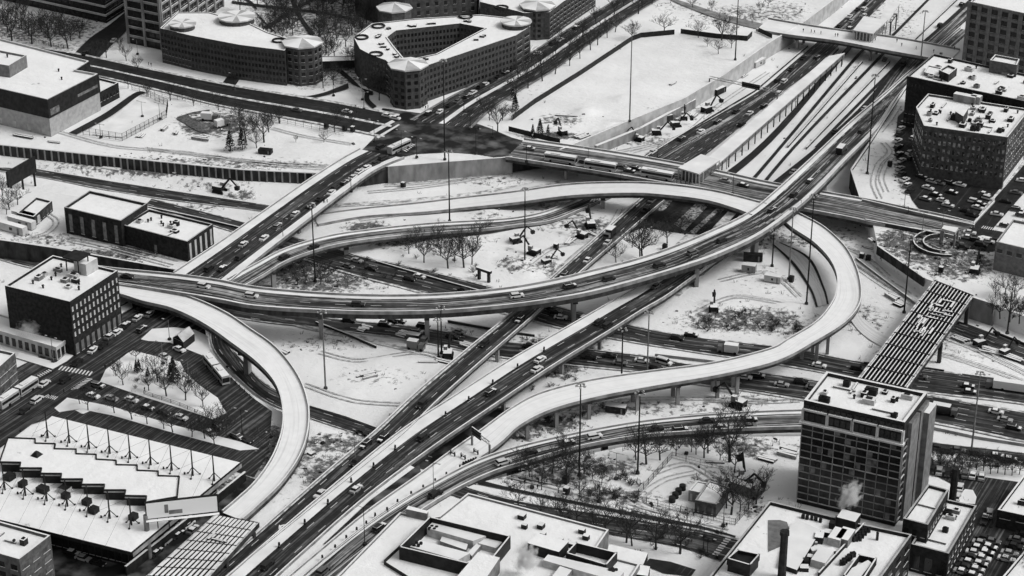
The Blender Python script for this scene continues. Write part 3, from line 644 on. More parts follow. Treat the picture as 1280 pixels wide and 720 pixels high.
building('roof_annex', 'grey box penthouse standing on the roof of the pale hall', 'rooftop room', [(-40,74),(11,82),(33,69),(-18,59)], 21, 15.6, wall='metal_grey', units=2, seed=5)
building('low_annex', 'small dark annex with snowy roof behind the pale hall', 'building', [(99,110),(123,116),(148,103),(124,97)], 7, wall='metal_dark', fac=[(1, 6, 1, 2, 5, .5, .7)], seed=9)
# B2 terraced dark block, top left
def slab_block(name, label, N, L_, R_, h, floors, wall, ledge, fins=0, z0=0, ledgeh=.9, out=.6):
    Nw, Lw, Rw = W(*N, 0), W(*L_, 0), W(*R_, 0); B = Lw+Rw-Nw; poly = [(v.x, v.y) for v in (Lw, Nw, Rw, B)]
    c = (Lw+Rw)/2; root = empty(name, (c.x, c.y, 0), label=label, cat='building'); w = MB().prism(poly, 0, h, wall, 'snow_roof'); w.build('wall', root)
    o3 = offset(poly, -out); fh = h/floors
    for k in range(1, floors+1):
        mb = MB().prism(o3, k*fh-ledgeh, k*fh, ledge, 'snow', bottom=True); mb.build('ledge', root)
    if fins:
        for (p, q, m) in ((poly[1], poly[2], fins), (poly[0], poly[1], max(2, fins//3))):
            d = Vector(q)-Vector(p)
            for i in range(m+1):
                c = Vector(p)+d*(i/m); MB().box((c.x, c.y, h/2), (1.1, 1.8, h), ledge, math.atan2(d.y, d.x)).build('fin', root)
    return root, poly
rt, pl = slab_block('office_block', 'low terraced campus block with dark walls and pale snowy ledges', (133,29), (-60,-14), (172,4), 22, 5, 'metal_dark', 'concrete_light')
wins = []; facade(wins, pl[0], pl[1], 0, 22, 26, 5, .75, .4); facade(wins, pl[1], pl[2], 0, 22, 8, 5, .75, .4); put_windows(rt, wins, 40)
rt, pl = slab_block('campus_tower', 'tall office tower with pale floor bands and upright fins cut by the top edge', (204,63), (162,54), (278,8), 62, 14, 'metal_dark', 'concrete', fins=7, out=.5, ledgeh=1.0)
wins = []; facade(wins, pl[0], pl[1], 0, 62, 5, 14, .8, .55); facade(wins, pl[1], pl[2], 0, 62, 14, 14, .7, .55); put_windows(rt, wins, 60)
# brick student halls with octagonal corner pavilions
def octagon(c, r, z0, z1, root, name, wall='brick', cone=2.6, n=8, fac=0):
    p = [(c.x+r*math.cos(R(22.5+i*360/n)), c.y+r*math.sin(R(22.5+i*360/n))) for i in range(n)]
    MB().prism(p, z0, z1, wall, 'snow').build(name, root)
    o_ = [(c.x+(r+.7)*math.cos(R(22.5+i*360/n)), c.y+(r+.7)*math.sin(R(22.5+i*360/n))) for i in range(n)]
    m = MB().prism(o_, z1, z1+.6, 'concrete_light', 'snow', bottom=True)
    for i in range(n):
        j = (i+1) % n; m.face([(*o_[i], z1+.62), (*o_[j], z1+.62), (c.x, c.y, z1+.6+cone)], 'snow' if i % 3 else 'concrete_light')
    m.build('pavilion_roof', root)
    if fac:
        wins = []
        for i in range(n): facade(wins, p[i], p[(i+1) % n], z0+.6, z1-.8, 2, fac, .5, .5)
        return wins
    return []
def ring_hall(name, label, outer, inner, z, octs, facs, seed, base_windows=5, cat='building', cap=100):
    ow = [W(a, b, z) for a, b in outer]; root = empty(name, (ow[0].x, ow[0].y, 0), label=label, cat=cat)
    O = [(v.x, v.y) for v in ow]; I = [(W(a, b, z).x, W(a, b, z).y) for a, b in inner] if inner else []
    mb = MB(); n = len(O)
    for i in range(n):
        j = (i+1) % n; mb.face([(*O[i], 0), (*O[j], 0), (*O[j], z), (*O[i], z)], 'brick')
    mb.build('wall', root)
    if I:
        mb = MB(); k = len(I)
        for i in range(k): mb.face([(*I[i], 0), (*I[(i+1) % k], 0), (*I[(i+1) % k], z), (*I[i], z)], 'brick')
        mb.build('courtyard_wall', root)
    pts = [Vector(p) for p in O+I]; k = len(I)
    fo = list(range(n))
    if sum(O[i][0]*O[(i+1) % n][1]-O[(i+1) % n][0]*O[i][1] for i in range(n)) < 0: fo = fo[::-1]
    V, E, F, *_ = delaunay_2d_cdt(pts, [(i, (i+1) % n) for i in range(n)]+[(n+i, n+(i+1) % k) for i in range(k)], [fo], 1, 1e-4)
    mb = MB()
    for f in F:
        c = sum((V[i] for i in f), Vector((0, 0)))/len(f)
        if I and inpoly(c.x, c.y, I): continue
        mb.face([(V[i].x, V[i].y, z-.02) for i in f], 'snow_roof')
    mb.build('roof', root)
    cp = MB()
    for poly, dd in ((O, .6), (I, -.6)):
        if not poly: continue
        q = offset(poly, dd); m = len(poly)
        for i in range(m):
            j = (i+1) % m
            for (a, b, c, d) in ((poly[i], poly[j], q[j], q[i]), ):
                cp.face([(*a, z+.35), (*b, z+.35), (*c, z+.35), (*d, z+.35)], 'snow')
            cp.face([(*poly[i], z-.02), (*poly[j], z-.02), (*poly[j], z+.35), (*poly[i], z+.35)], 'concrete_dark'); cp.face([(*q[i], z-.02), (*q[j], z-.02), (*q[j], z+.35), (*q[i], z+.35)], 'concrete_dark')
    cp.build('coping', root)
    wins = []
    for src, i, nc in facs:
        q = O if src == 'o' else I; facade(wins, q[i], q[(i+1) % len(q)], .8, z-1.2, nc, base_windows, .6, .5)
    for (a, b, r_, kind) in octs:
        c = W(a, b, z+1)
        if kind == 'tower': wins += octagon(c, r_, 0, z+1.2, root, 'corner_pavilion', fac=base_windows, cone=1.7)
        elif kind == 'low': octagon(c, r_, z-.5, z+2.0, root, 'roof_pavilion', cone=.3, n=16)
        else:
            mb = MB(); rr = r_
            for i in range(20):
                a0, a1 = i*math.pi/10, (i+1)*math.pi/10
                mb.tube((c.x+rr*math.cos(a0), c.y+rr*math.sin(a0), z+.5), (c.x+rr*math.cos(a1), c.y+rr*math.sin(a1), z+.5), .45, .45, 'metal_dark', 5, False)
            mb.build('ring_vent', root)
    put_windows(root, wins, cap); rg = random.Random(seed)
    for _ in range(0 if not I else 26):
        i = rg.randrange(len(I)); t = rg.random(); a = Vector(I[i]).lerp(Vector(I[(i+1) % len(I)]), t); j = min(range(n), key=lambda j: (Vector(O[j])-a).length); b = Vector(O[j]); c = a.lerp(b, .3)
        if inpoly(c.x, c.y, O) and not inpoly(c.x, c.y, I): MB().box((c.x, c.y, z+.4), (rg.uniform(1, 3), rg.uniform(.8, 1.8), .9), 'metal_dark', rg.random()*3, 'snow').build('air_unit', root)
    return root
ring_hall('student_hall', 'long curved brick student hall with white pavilion roofs at upper left', [(200,36),(237,45),(300,57),(356,64),(364,50),(335,41),(312,30),(262,16),(222,16)], [], 16,
   [(378,54,8.6,'tower'),(228,33,5.6,'low'),(296,24,8,'low'),(348,49,2.6,'ring')], [('o',0,9),('o',1,15),('o',2,13)], 4, cap=100)
ring_hall('courtyard_hall', 'brick hall wrapped round a courtyard with an octagonal corner tower by the junction', [(442,47),(465,30),(520,24),(600,19),(648,24),(663,34),(645,45),(527,85),(508,88),(491,84),(482,76),(465,70),(450,62)], [(484,47),(495,39),(575,30),(606,36),(545,68),(507,76),(492,58)], 16,
   [(510,82,8.2,'tower'),(452,45,2.8,'ring'),(473,31,2.8,'ring'),(582,19,3,'ring'),(470,66,2.8,'ring'),(645,30,6.5,'low')], [('o',6,26),('o',5,2),('i',2,7),('i',1,18),('i',3,12),('i',0,4),('o',9,3),('o',10,4)], 5, cap=100)
ring_hall('second_hall', 'brick hall with pale rounded end cut by the top of the view', [(600,3),(640,13),(655,17),(687,16),(704,3),(745,-24),(700,-50),(600,-22)], [], 13,
   [(627,8,3,'ring'),(672,8,8,'tower')], [('o',0,6),('o',3,4),('o',4,9)], 6, cap=60)
building('hall_link', 'low dark covered link between the two brick halls', 'walkway', [(398,77),(452,75),(458,70),(402,70)], 5, 1.5, wall='brick_dark', seed=2, par=.3)
root, pp_, _ = building('lecture_building', 'dark brick block behind the courtyard hall at the top edge', 'building', [(475,-44),(505,-38),(596,-46),(600,-86),(440,-90),(442,-56)], 30, wall='brick', units=0, fac=[(1, 8, 3, 2, 14, .35, .5), (0, 3, 3, 2, 14, .35, .6)], seed=8)
octagon(W(493,14,11), 8, 0, 12.5, root, 'corner_pavilion', wall='brick_mid', cone=2)
# B8 brick buildings left of the bridge
building('arched_hall', 'brick hall with five tall arched pale windows and a plain snow roof', 'building', [(80,259),(151,276),(184,254),(112,238)], 10.5, wall='brick_dark', fac=[(0, 5, 1, 1.2, 8.4, .3, .95, 'glass_pale')], par=1.0, coping='concrete_light', seed=11)
building('brick_annex', 'lower brick wing with vents on its roof and columns at the end', 'building', [(153,281),(234,302),(266,280),(186,261)], 8, wall='brick_dark', fac=[(1, 5, 1, .5, 6.8, .35, .95, 'concrete_light'), (0, 1, 1, .4, 3.5, .04, .9, 'glass_pale')], units=11, coping='concrete_light', seed=12)
building('small_shop', 'tiny low building with snow roof left of the brick hall', 'building', [(21,266),(42,271),(65,251),(45,246)], 4.2, wall='concrete_dark', fac=[(1, 5, 1, .5, 3.4, .5, .8)], seed=13)
# B9 dark brick building on the left corner
root, pp_, w_ = building('corner_block', 'tall dark brick corner building with small windows and a cluttered snowy roof', 'building', [(6,357),(87,377),(147,338),(66,319)], 20, wall='brick_dark', fac=[(1, 12, 4, 6.4, 18.4, .34, .5, 'metal_light'), (1, 9, 1, .6, 4.6, .5, .9, 'metal_grey')], units=16, seed=14)
c = W(108,336,20); MB().box((c.x, c.y, 21.2), (5, 6, 4.2), 'concrete_light', 0, 'snow').build('stair_tower', root)
t = MB()
for dx in (-2.5, 2.5):
    for dy in (-2.5, 2.5): t.box((c.x+dx-1, c.y+dy-3, 23.3), (.3, .3, 5), 'metal_dark')
t.box((c.x-1, c.y-3, 25.8), (6.5, 6.5, .5), 'metal_dark'); t.build('steel_frame', root)
root, pp_, w_ = building('corner_podium', 'single storey pale storefront wing wrapped below the dark corner building', 'building', [(-60,396),(70,434),(90,420),(-40,380)], 5.2, wall='concrete_light', fac=[(0, 16, 1, .5, 4.2, .6, .8, 'glass'), (1, 4, 1, .5, 4.2, .7, .85, 'glass')], par=.5, seed=15)
building('edge_block', 'brick block cut by the left edge beside the wide intersection', 'building', [(-70,455),(-14,470),(19,441),(-40,428)], 12, wall='brick_mid', fac=[(1, 3, 3, 2, 10.5, .8, .5, 'glass_pale')], units=3, seed=16)
root, pp_, w_ = building('viaduct_hut', 'small gabled hut on the snowy traffic island below the flyover', 'hut', [(216,422),(229,428),(243,417),(231,411)], 3.2, .4, wall='metal_dark', seed=17, par=.2)
a, b, c_, d_ = [Vector(p) for p in pp_]; m1, m2 = (a+b)/2, (c_+d_)/2; mb = MB()
mb.face([(*a, 3.3), (*m1, 5), (*m2, 5), (*d_, 3.3)], 'snow'); mb.face([(*m1, 5), (*b, 3.3), (*c_, 3.3), (*m2, 5)], 'concrete_light'); mb.face([(*a, 3.3), (*b, 3.3), (*m1, 5)], 'metal_dark'); mb.face([(*c_, 3.3), (*d_, 3.3), (*m2, 5)], 'metal_dark'); mb.build('gable_roof', root)
# B11 large station shed with masts
Tt, Rr, Nn = (65,520), (300,578), (164,690); Ll = (-71,632)
SHZ = 9.0
root = empty('station_shed', W(164,640,0), label='huge low shed with a sawtooth raised roof strip and rows of masts', cat='building'); SHED = root
q = [W(*a, SHZ) for a in (Ll, Nn, Rr, Tt)]; poly = [(v.x, v.y) for v in q]
MB().prism(poly, SHZ-1.2, SHZ, 'metal_dark', 'snow_roof', bottom=True).build('roof', root)
inn = offset(poly, 5); mb = MB().prism(inn, 0, SHZ-1.2, 'metal_dark'); mb.build('wall', root)
w1 = offset(poly, -.0); mb = MB(); a, b = Vector(poly[1]), Vector(poly[2]); d = b-a
n_ = Vector((d.y, -d.x)).normalized()
mb.face([(*(a+n_*.5), SHZ-1.5), (*(b+n_*.5), SHZ-1.5), (*(b+n_*.5), SHZ-.2), (*(a+n_*.5), SHZ-.2)], 'concrete'); mb.build('gutter', root)
wins = []; facade(wins, inn[0], inn[1], .5, 7, 24, 1, .7, .8); facade(wins, inn[1], inn[2], .5, 7, 16, 1, .7, .8); put_windows(root, wins, 60)
saw = Tl((4,1), [(45,35),(170,40),(170,62),(270,65),(265,90),(375,92),(375,115),(475,118),(475,142),(575,148),(575,170),(680,172),(680,198),(785,202),(785,225),(890,228),(880,325),(735,350),(740,320),(630,318),(635,290),(525,290),(530,262),(415,262),(420,235),(310,235),(315,208),(210,207),(215,180),(105,180),(110,152),(5,150)])
saw = [W(a, b, SHZ+3.2) for a, b in saw]; sp = [(v.x, v.y) for v in saw]
MB().prism(sp, SHZ-.05, SHZ+2.6, 'metal_dark').build('clerestory', root)
sp2 = offset(sp, -.35); MB().prism(sp2, SHZ+2.6, SHZ+3.25, 'metal_light', 'snow_roof', bottom=True).build('raised_roof', root)
rim = MB()
for i in range(len(sp2)):
    u, v = Vector(sp2[i]), Vector(sp2[(i+1) % len(sp2)]); d = v-u; e = (u+v)/2; rim.box((e.x, e.y, SHZ+3.35), (d.length, .35, .5), 'metal_dark', math.atan2(d.y, d.x))
rim.build('roof_rim', root)
c = W(46,570,SHZ+3); mb = MB(); mb.box((c.x, c.y, SHZ+3.9), (2.6, 2.6, 1.2), 'metal_dark', 0, 'metal_dark', taper=.3); mb.build('skylight', root)
def mast(px, py, z, h, root):
    b = W(px, py, z); m = MB(); m.tube(b, b+Vector((0, 0, h)), .26, .16, 'metal_dark', 6)
    for k in range(3):
        an = R(-70+k*120); f_ = b+Vector((2.0*math.cos(an), 2.0*math.sin(an), 0)); m.tube(b+Vector((0, 0, 2.8)), f_, .13, .13, 'metal_dark', 5); m.tube(f_, f_+Vector((0, 0, .3)), .3, .3, 'metal_dark', 6)
    m.build('mast', root)
    m = MB(); m.tube(b+Vector((0, 0, h)), b+Vector((-13, -1, .2)), .03, .03, 'metal_dark', 3); m.tube(b+Vector((0, 0, h)), b+Vector((1, -13, .2)), .03, .03, 'metal_dark', 3); m.tube(b+Vector((-9.5, -1, .1)), b+Vector((-9.5, -1, .7)), .3, .25, 'metal_dark', 6); m.build('guy_wire', root)
for a, b in Tl((4,1), [(240,30),(348,55),(447,85),(550,108),(652,135),(755,165),(860,192),(965,218),(1072,245)]): mast(a, b, SHZ, 8.6, root)
for a, b in Tl((4,1), [(25,290),(128,318),(235,345),(338,372),(445,405),(550,432),(658,465)]): mast(a, b, SHZ, 8.6, root)
for a, b in Tl((4,1), [(48,235),(115,270),(215,298),(325,300),(330,330),(435,360),(470,402),(668,435)]):
    c = W(a, b, SHZ); MB().box((c.x, c.y, SHZ+.8), (rnd.uniform(1.5, 3.4), rnd.uniform(1.5, 3), 1.6), rnd.choice(('metal_dark', 'metal_light')), 0, 'metal_dark').build('air_unit', root)
# ledge building under the shed, and lower wall beside the alley
walls('boundary_wall', 'dark snow topped wall along the alley beside the station shed', [(157,708),(231,650),(306,590)], 3.2, 0, .5, 'metal_dark', cat='wall')
building('corner_flats', 'brick flats with balconies at the lower left corner', 'building', [(-70,672),(24,699),(63,669),(-35,642)], 15, wall='brick_mid', fac=[(1, 3, 4, 1, 13.5, .6, .5, 'glass_pale'), (0, 6, 4, 1, 13.5, .5, .5)], units=9, unit_mats=('metal_dark',), seed=18)
# billboard
b0 = W(187,698,0); root = empty('billboard', b0, label='large slanted billboard on a single pole above the shed corner', cat='billboard')
h = zfor(b0, 652); top = zfor(b0, 634)
MB().tube(b0, b0+Vector((0, 0, h+2)), .75, .7, 'metal_grey', 10).build('pole', root)
A1 = W(184,650,h); 
an = R(28); pl_ = MB(); L_ = 19.5; wv = Vector((math.cos(R(40)), math.sin(R(40)), 0))
A = b0+Vector((0, 0, h+1)); pl_.box(tuple(A+wv*L_/2+Vector((0, 0, 2.4))), (L_, .6, 5.4), 'metal_dark', R(40)); pl_.build('frame', root)
fr = Vector((wv.y, -wv.x, 0)); MB().box(tuple(A+wv*L_/2+fr*.36+Vector((0, 0, 2.4))), (L_-.7, .12, 4.7), 'poster', R(40)).build('poster', root)
m = MB(); m.box(tuple(A+wv*5.6+fr*.45+Vector((0, 0, 2.6))), (1.0, .06, 2.6), 'metal_grey', R(40)); m.box(tuple(A+wv*8+fr*.45+Vector((0, 0, 1.4))), (3.6, .06, 1.2), 'metal_grey', R(40)); m.build('poster_figure', root)
m = MB(); m.tube(A+wv*3, A+wv*3-Vector((0, 0, 3.5)), .15, .15, 'metal_dark'); m.tube(A+wv*6, A+wv*6-Vector((0, 0, 3.5)), .15, .15, 'metal_dark'); m.box(tuple(A+wv*L_/2+fr*1.0-Vector((0, 0, .4))), (L_, 1.1, .12), 'metal_grey', R(40), 'snow'); m.build('catwalk', root)
# striped open roofs
def grille(name, label, quad, z, nlong, ncross, wl, wc, zpost=GZ, clutter=0):
    TL, TR, BR, BL = [W(*p, z) for p in quad]; root = empty(name, (TL.x, TL.y, zpost), label=label, cat='roof structure')
    for i in range(nlong):
        t = (i+.5)/nlong; a, b = TL.lerp(TR, t), BL.lerp(BR, t); d = b-a; c = (a+b)/2
        MB().box((c.x, c.y, z), (d.length, wl, .9), 'metal_dark', math.atan2(d.y, d.x), 'snow').build('long_beam', root)
    for i in range(ncross+1):
        t = i/ncross; a, b = TL.lerp(BL, t), TR.lerp(BR, t); d = b-a; c = (a+b)/2
        MB().box((c.x, c.y, z+.05), (d.length, wc*.6, 1.0), 'metal_dark', math.atan2(d.y, d.x)).build('cross_beam', root)
    for a, b in ((TL, BL), (TR, BR)):
        d = b-a; c = (a+b)/2; MB().box((c.x, c.y, z-.4), (d.length+1, .6, 1.6), 'concrete_dark', math.atan2(d.y, d.x), 'snow_dirty').build('edge_beam', root)
    for a in (TL.lerp(BL, .08), TR.lerp(BR, .08), TL.lerp(BL, .5), TR.lerp(BR, .5), TL.lerp(BL, .95), TR.lerp(BR, .95)):
        MB().box((a.x, a.y, (z-1+zpost)/2), (1.2, 1.2, z-1-zpost), 'concrete_dark').build('column', root)
    qd = [TL, TR, BR, BL]; MB().prism([(v.x, v.y) for v in qd], z-1.5, z-1.0, 'metal_dark', bottom=True).build('dark_backing', root)  # dark sheet added below so the gaps between beams look dark
    rg = random.Random(3)
    for i in range(clutter):
        a = TL.lerp(TR, rg.uniform(.15, .85)); b = BL.lerp(BR, rg.uniform(.15, .85)); c = a.lerp(b, rg.uniform(.12, .52))
        MB().box((c.x, c.y, z+.75), (rg.uniform(1.5, 5), rg.uniform(.4, .9), .4), 'metal_dark', math.atan2((BL-TL).y, (BL-TL).x)+rg.choice((0, 0, math.pi/2)), 'snow').build('snow_lump', root)
    return root
grille('striped_roof', 'long dark slatted roof deck with snow on every beam over the expressway', [(1168,352),(1216,371),(1133,486),(1073,474)], 1.0, 12, 9, .34, 1.0, clutter=30)
grille('slatted_canopy', 'slatted deck of snowy beams next to the mainline at lower left', [(270,645),(322,655),(240,745),(158,745)], 2.6, 11, 9, .8, .5, 0, clutter=4)
mb = MB(); [rail(mb, 'L1', 1, -.3, .3, -.3, 1, 'metal_grey')]
# B13 glass tower
zt = zfor(W(1122,657,0), 527); 
roofp = [(1005,500),(1131,528),(1159,491),(1033,464)]
root, tp, _ = building('apartment_tower', 'dark glass residential tower with a snowy roof rising on the right', 'tower', roofp, zt, wall='metal_dark', units=16, seed=20, par=1.1, unit_mats=('metal_dark', 'metal_dark', 'metal_light'), coping_w=.8)
tp = [Vector(p) for p in tp]
def curtain(a, b, z0, z1, nf, nb, root, major=4, proud=.25):
    d = b-a; an = math.atan2(d.y, d.x); L = d.length; g = MB(); rg = random.Random(5)
    fh = (z1-z0)/nf; cw = L/nb; nn = Vector((d.y, -d.x)).normalized()
    for k in range(nf):
        for i in range(nb):
            c = a+d*((i+.5)/nb); MM = 'glass_pale' if rg.random() < .1 else 'glass'
            wob = rg.uniform(-.012, .012)
            g = MB().box((0, 0, 0), (cw*.94, .1, fh*.86), MM); o = g.build('window_pane', None); o.location = (c.x-root.location.x+nn.x*.08, c.y-root.location.y+nn.y*.08, z0+(k+.5)*fh-root.location.z); o.rotation_euler = (wob, 0, an+wob); o.parent = root
    return fh
a, b, c_, d_ = tp; H2 = zt*.80
PANES = []
def curtain_merged(a, b, z0, z1, nf, nb, root, first):
    d = b-a; an = math.atan2(d.y, d.x); fh = (z1-z0)/nf; cw = d.length/nb; nn = Vector((d.y, -d.x)).normalized(); rg = random.Random(5); rest = MB(); meshes = {}
    for k in range(nf-1, -1, -1):
        for i in range(nb):
            c = a+d*((i+.5)/nb); m = 'glass_pale' if rg.random() < .1 else 'glass'; c = c+nn*.1
            if first > 0:
                first -= 1
                if m not in meshes: meshes[m] = MB().box((0, 0, 0), (cw*.9, .12, fh*.82), m).mesh('window_pane')
                o = bpy.data.objects.new('window_pane', meshes[m]); COL.objects.link(o); o.parent = root; o.location = (c.x-root.location.x, c.y-root.location.y, z0+(k+.5)*fh); o.rotation_euler.z = an
            else: rest.box((c.x, c.y, z0+(k+.5)*fh), (cw*.9, .12, fh*.82), m, an)
    if rest.v: rest.build('window_panes', root, kind='stuff')
    for k in range(nf+1):
        c = (a+b)/2+nn*.2; MB().box((c.x, c.y, z0+k*fh), (d.length, .35, .22), 'concrete', an, 'snow' if k % 3 == 0 else None).build('floor_band', root)
    for i in range(0, nb+1, 2):
        c = a+d*(i/nb)+nn*.22; MB().box((c.x, c.y, (z0+z1)/2), (.22, .4, z1-z0), 'concrete' if i % 6 == 0 else 'metal_grey', an).build('mullion', root)
curtain_merged(a, b, 1.5, H2, 11, 18, root, 90)
curtain_merged(b, b.lerp(c_, .18), 1.5, H2, 11, 2, root, 0)
# upper two floors set in deep frames
nn = Vector(((b-a).y, -(b-a).x)).normalized(); an = math.atan2((b-a).y, (b-a).x)
for i in range(4):
    c = a.lerp(b, (i+.5)/4)+nn*.3; L = (b-a).length/4
    m = MB(); m.box((c.x, c.y, zt-2.6), (L*.94, 1.0, .5), 'concrete_light', an, 'snow')
    for s in (-.49, .49): q = c+(b-a).normalized()*L*s; m.box((q.x, q.y, (H2+zt-2.6)/2), (.6, 1.2, zt-2.6-H2), 'concrete_light', an)
    m.build('bay_frame', root)
    for k in range(4):
        for r_ in range(2):
            q = c+(b-a).normalized()*L*(-.36+.24*k); MB().box((q.x-nn.x*.2, q.y-nn.y*.2, H2+1.8+r_*2.6), (L*.19, .3, 2.3), 'glass', an).build('window', root)
MB().box(((a.x+b.x)/2+nn.x*.5, (a.y+b.y)/2+nn.y*.5, H2+.1), ((b-a).length+1.2, 1.8, .5), 'concrete_light', an, 'snow').build('setback_ledge', root)
d = c_-b; an2 = math.atan2(d.y, d.x); n2 = Vector((d.y, -d.x)).normalized()
for t0, t1, mm in ((.2, .56, 'metal_grey'), (.62, .98, 'metal_grey')):
    q = b.lerp(c_, (t0+t1)/2)+n2*.5; MB().box((q.x, q.y, (zt-2)/2), (d.length*(t1-t0), 1.0, zt-2), mm, an2).build('side_panel', root)
q0 = c_+n2*0; e1 = c_+(b-c_).normalized()*1.0
dn = d.normalized(); pq = [c_-dn*5, c_-dn*5+n2*2.6, c_+n2*2.6+dn*1.5, c_+dn*1.5]
m = MB().prism([(v.x, v.y) for v in pq], 0, zt-3.5, 'metal_grey', 'snow'); m.build('stair_core', root)
# B14 mechanical roof complex, bottom centre
root, mp, _ = building('exchange_building', 'broad snowy roofed building with a walled machine pit at the bottom centre', 'building', [(380,762),(500,640),(535,647),(549,645),(585,616),(761,662),(742,690),(800,705),(740,800)], 12, wall='metal_grey', par=.6, seed=21, units=0)
def rbox(pts, z0, z1, name, wall='metal_grey', top='snow_roof', root=root):
    q = [W(a, b, z1) for a, b in pts]; MB().prism([(v.x, v.y) for v in q], z0, z1, wall, top).build(name, root)
def rwall(pts, z0, z1, name, m='metal_dark', root=root, th=.4, closed=True, cap='snow'):
    q = [W(a, b, z1) for a, b in pts]; mb = MB(); n = len(q)
    for i in range(n if closed else n-1):
        a, b = q[i], q[(i+1) % n]; c = (a+b)/2; d = b-a; mb.box((c.x, c.y, (z0+z1)/2), (d.length+th, th, z1-z0), m, math.atan2(d.y, d.x), cap)
    mb.build(name, root)
RZ = 11.4
rbox(Tl((4,2), [(750,385),(855,408),(862,395),(762,368)]), RZ, RZ+2.4, 'stair_box', 'metal_grey')
rwall(Tl((4,2), [(720,572),(870,425),(1268,520),(1140,680),(1060,655)]), RZ, RZ+4, 'screen_wall')
m = MB()
for L_, w_, h_, pts in ((0,0,2.6,Tl((4,2),[(855,480),(1085,545),(1150,520),(880,452)])), (0,0,2.2,Tl((4,2),[(770,572),(1010,640),(1070,605),(820,540)])), (0,0,1.8,Tl((4,2),[(1110,555),(1200,580),(1232,550),(1150,530)]))):
    q = [W(a, b, RZ+h_) for a, b in pts]; MB().prism([(v.x, v.y) for v in q], RZ, RZ+h_, 'metal_light', 'snow').build('air_handler', root)
for pts in (Tl((4,2),[(930,520),(1060,560),(1050,590),(920,545)]), Tl((4,2),[(1060,600),(1080,620),(1130,560),(1110,550)])):
    q = [W(a, b, RZ+1.4) for a, b in pts]; MB().prism([(v.x, v.y) for v in q], RZ, RZ+1.4, 'metal_grey', 'snow').build('duct', root)
for a, b in Tl((4,2), [(868,478),(880,468),(892,482),(903,472),(790,560),(803,548),(812,564),(825,552)]):
    c = W(a, b, RZ+2.7); MB().tube((c.x, c.y, RZ+2.1), (c.x, c.y, RZ+2.75), .45, .45, 'metal_dark', 10).build('fan', root)
rbox(Tl((4,2), [(985,745),(1110,600),(1220,628),(1120,775)]), RZ, RZ+4.5, 'penthouse', 'metal_grey')
rbox(Tl((4,3), [(78,555),(235,600),(283,548),(130,505)]), RZ, RZ+3.2, 'roof_house', 'metal_dark')
rwall(Tl((4,3), [(275,603),(322,552),(522,602),(470,662)]), RZ, RZ+3, 'open_screen')
rbox(Tl((4,3), [(155,640),(180,612),(560,700),(520,745)]), RZ, RZ+2.2, 'air_handler', 'metal_light', 'snow')
rbox(Tl((4,3), [(200,720),(240,670),(300,690),(255,745)]), RZ, RZ+2.0, 'air_handler', 'metal_grey', 'snow')
rbox(Tl((4,3), [(485,560),(680,605),(655,665),(470,620)]), RZ-4, RZ-2.0, 'lower_roof', 'metal_dark')
rbox(Tl((4,3), [(560,650),(690,672),(680,720),(545,700)]), RZ-4, RZ-1.0, 'lower_roof', 'metal_dark')
for a, b in Tl((4,3), [(50,432),(62,482),(145,480),(370,537),(155,525),(238,558),(295,575),(350,505)]):
    c = W(a, b, RZ); MB().box((c.x, c.y, RZ+.7), (rnd.uniform(1.2, 2.6), rnd.uniform(1, 2), 1.3), 'metal_dark', 0, 'snow').build('air_unit', root)
for a, b in Tl((4,3), [(507,695),(520,690),(490,690),(503,685)]):
    c = W(a, b, RZ+2.2); MB().tube((c.x, c.y, RZ+2.2), (c.x, c.y, RZ+2.5), .5, .5, 'metal_dark', 10).build('fan', root)
rwall(Tl((4,2), [(640,640),(865,430)]), RZ, RZ+1.1, 'roof_railing', 'metal_dark', th=.1, closed=False, cap='metal_dark'); rwall(Tl((4,2), [(640,645),(760,720)]), RZ, RZ+1.1, 'roof_railing', 'metal_dark', th=.1, closed=False, cap='metal_dark')
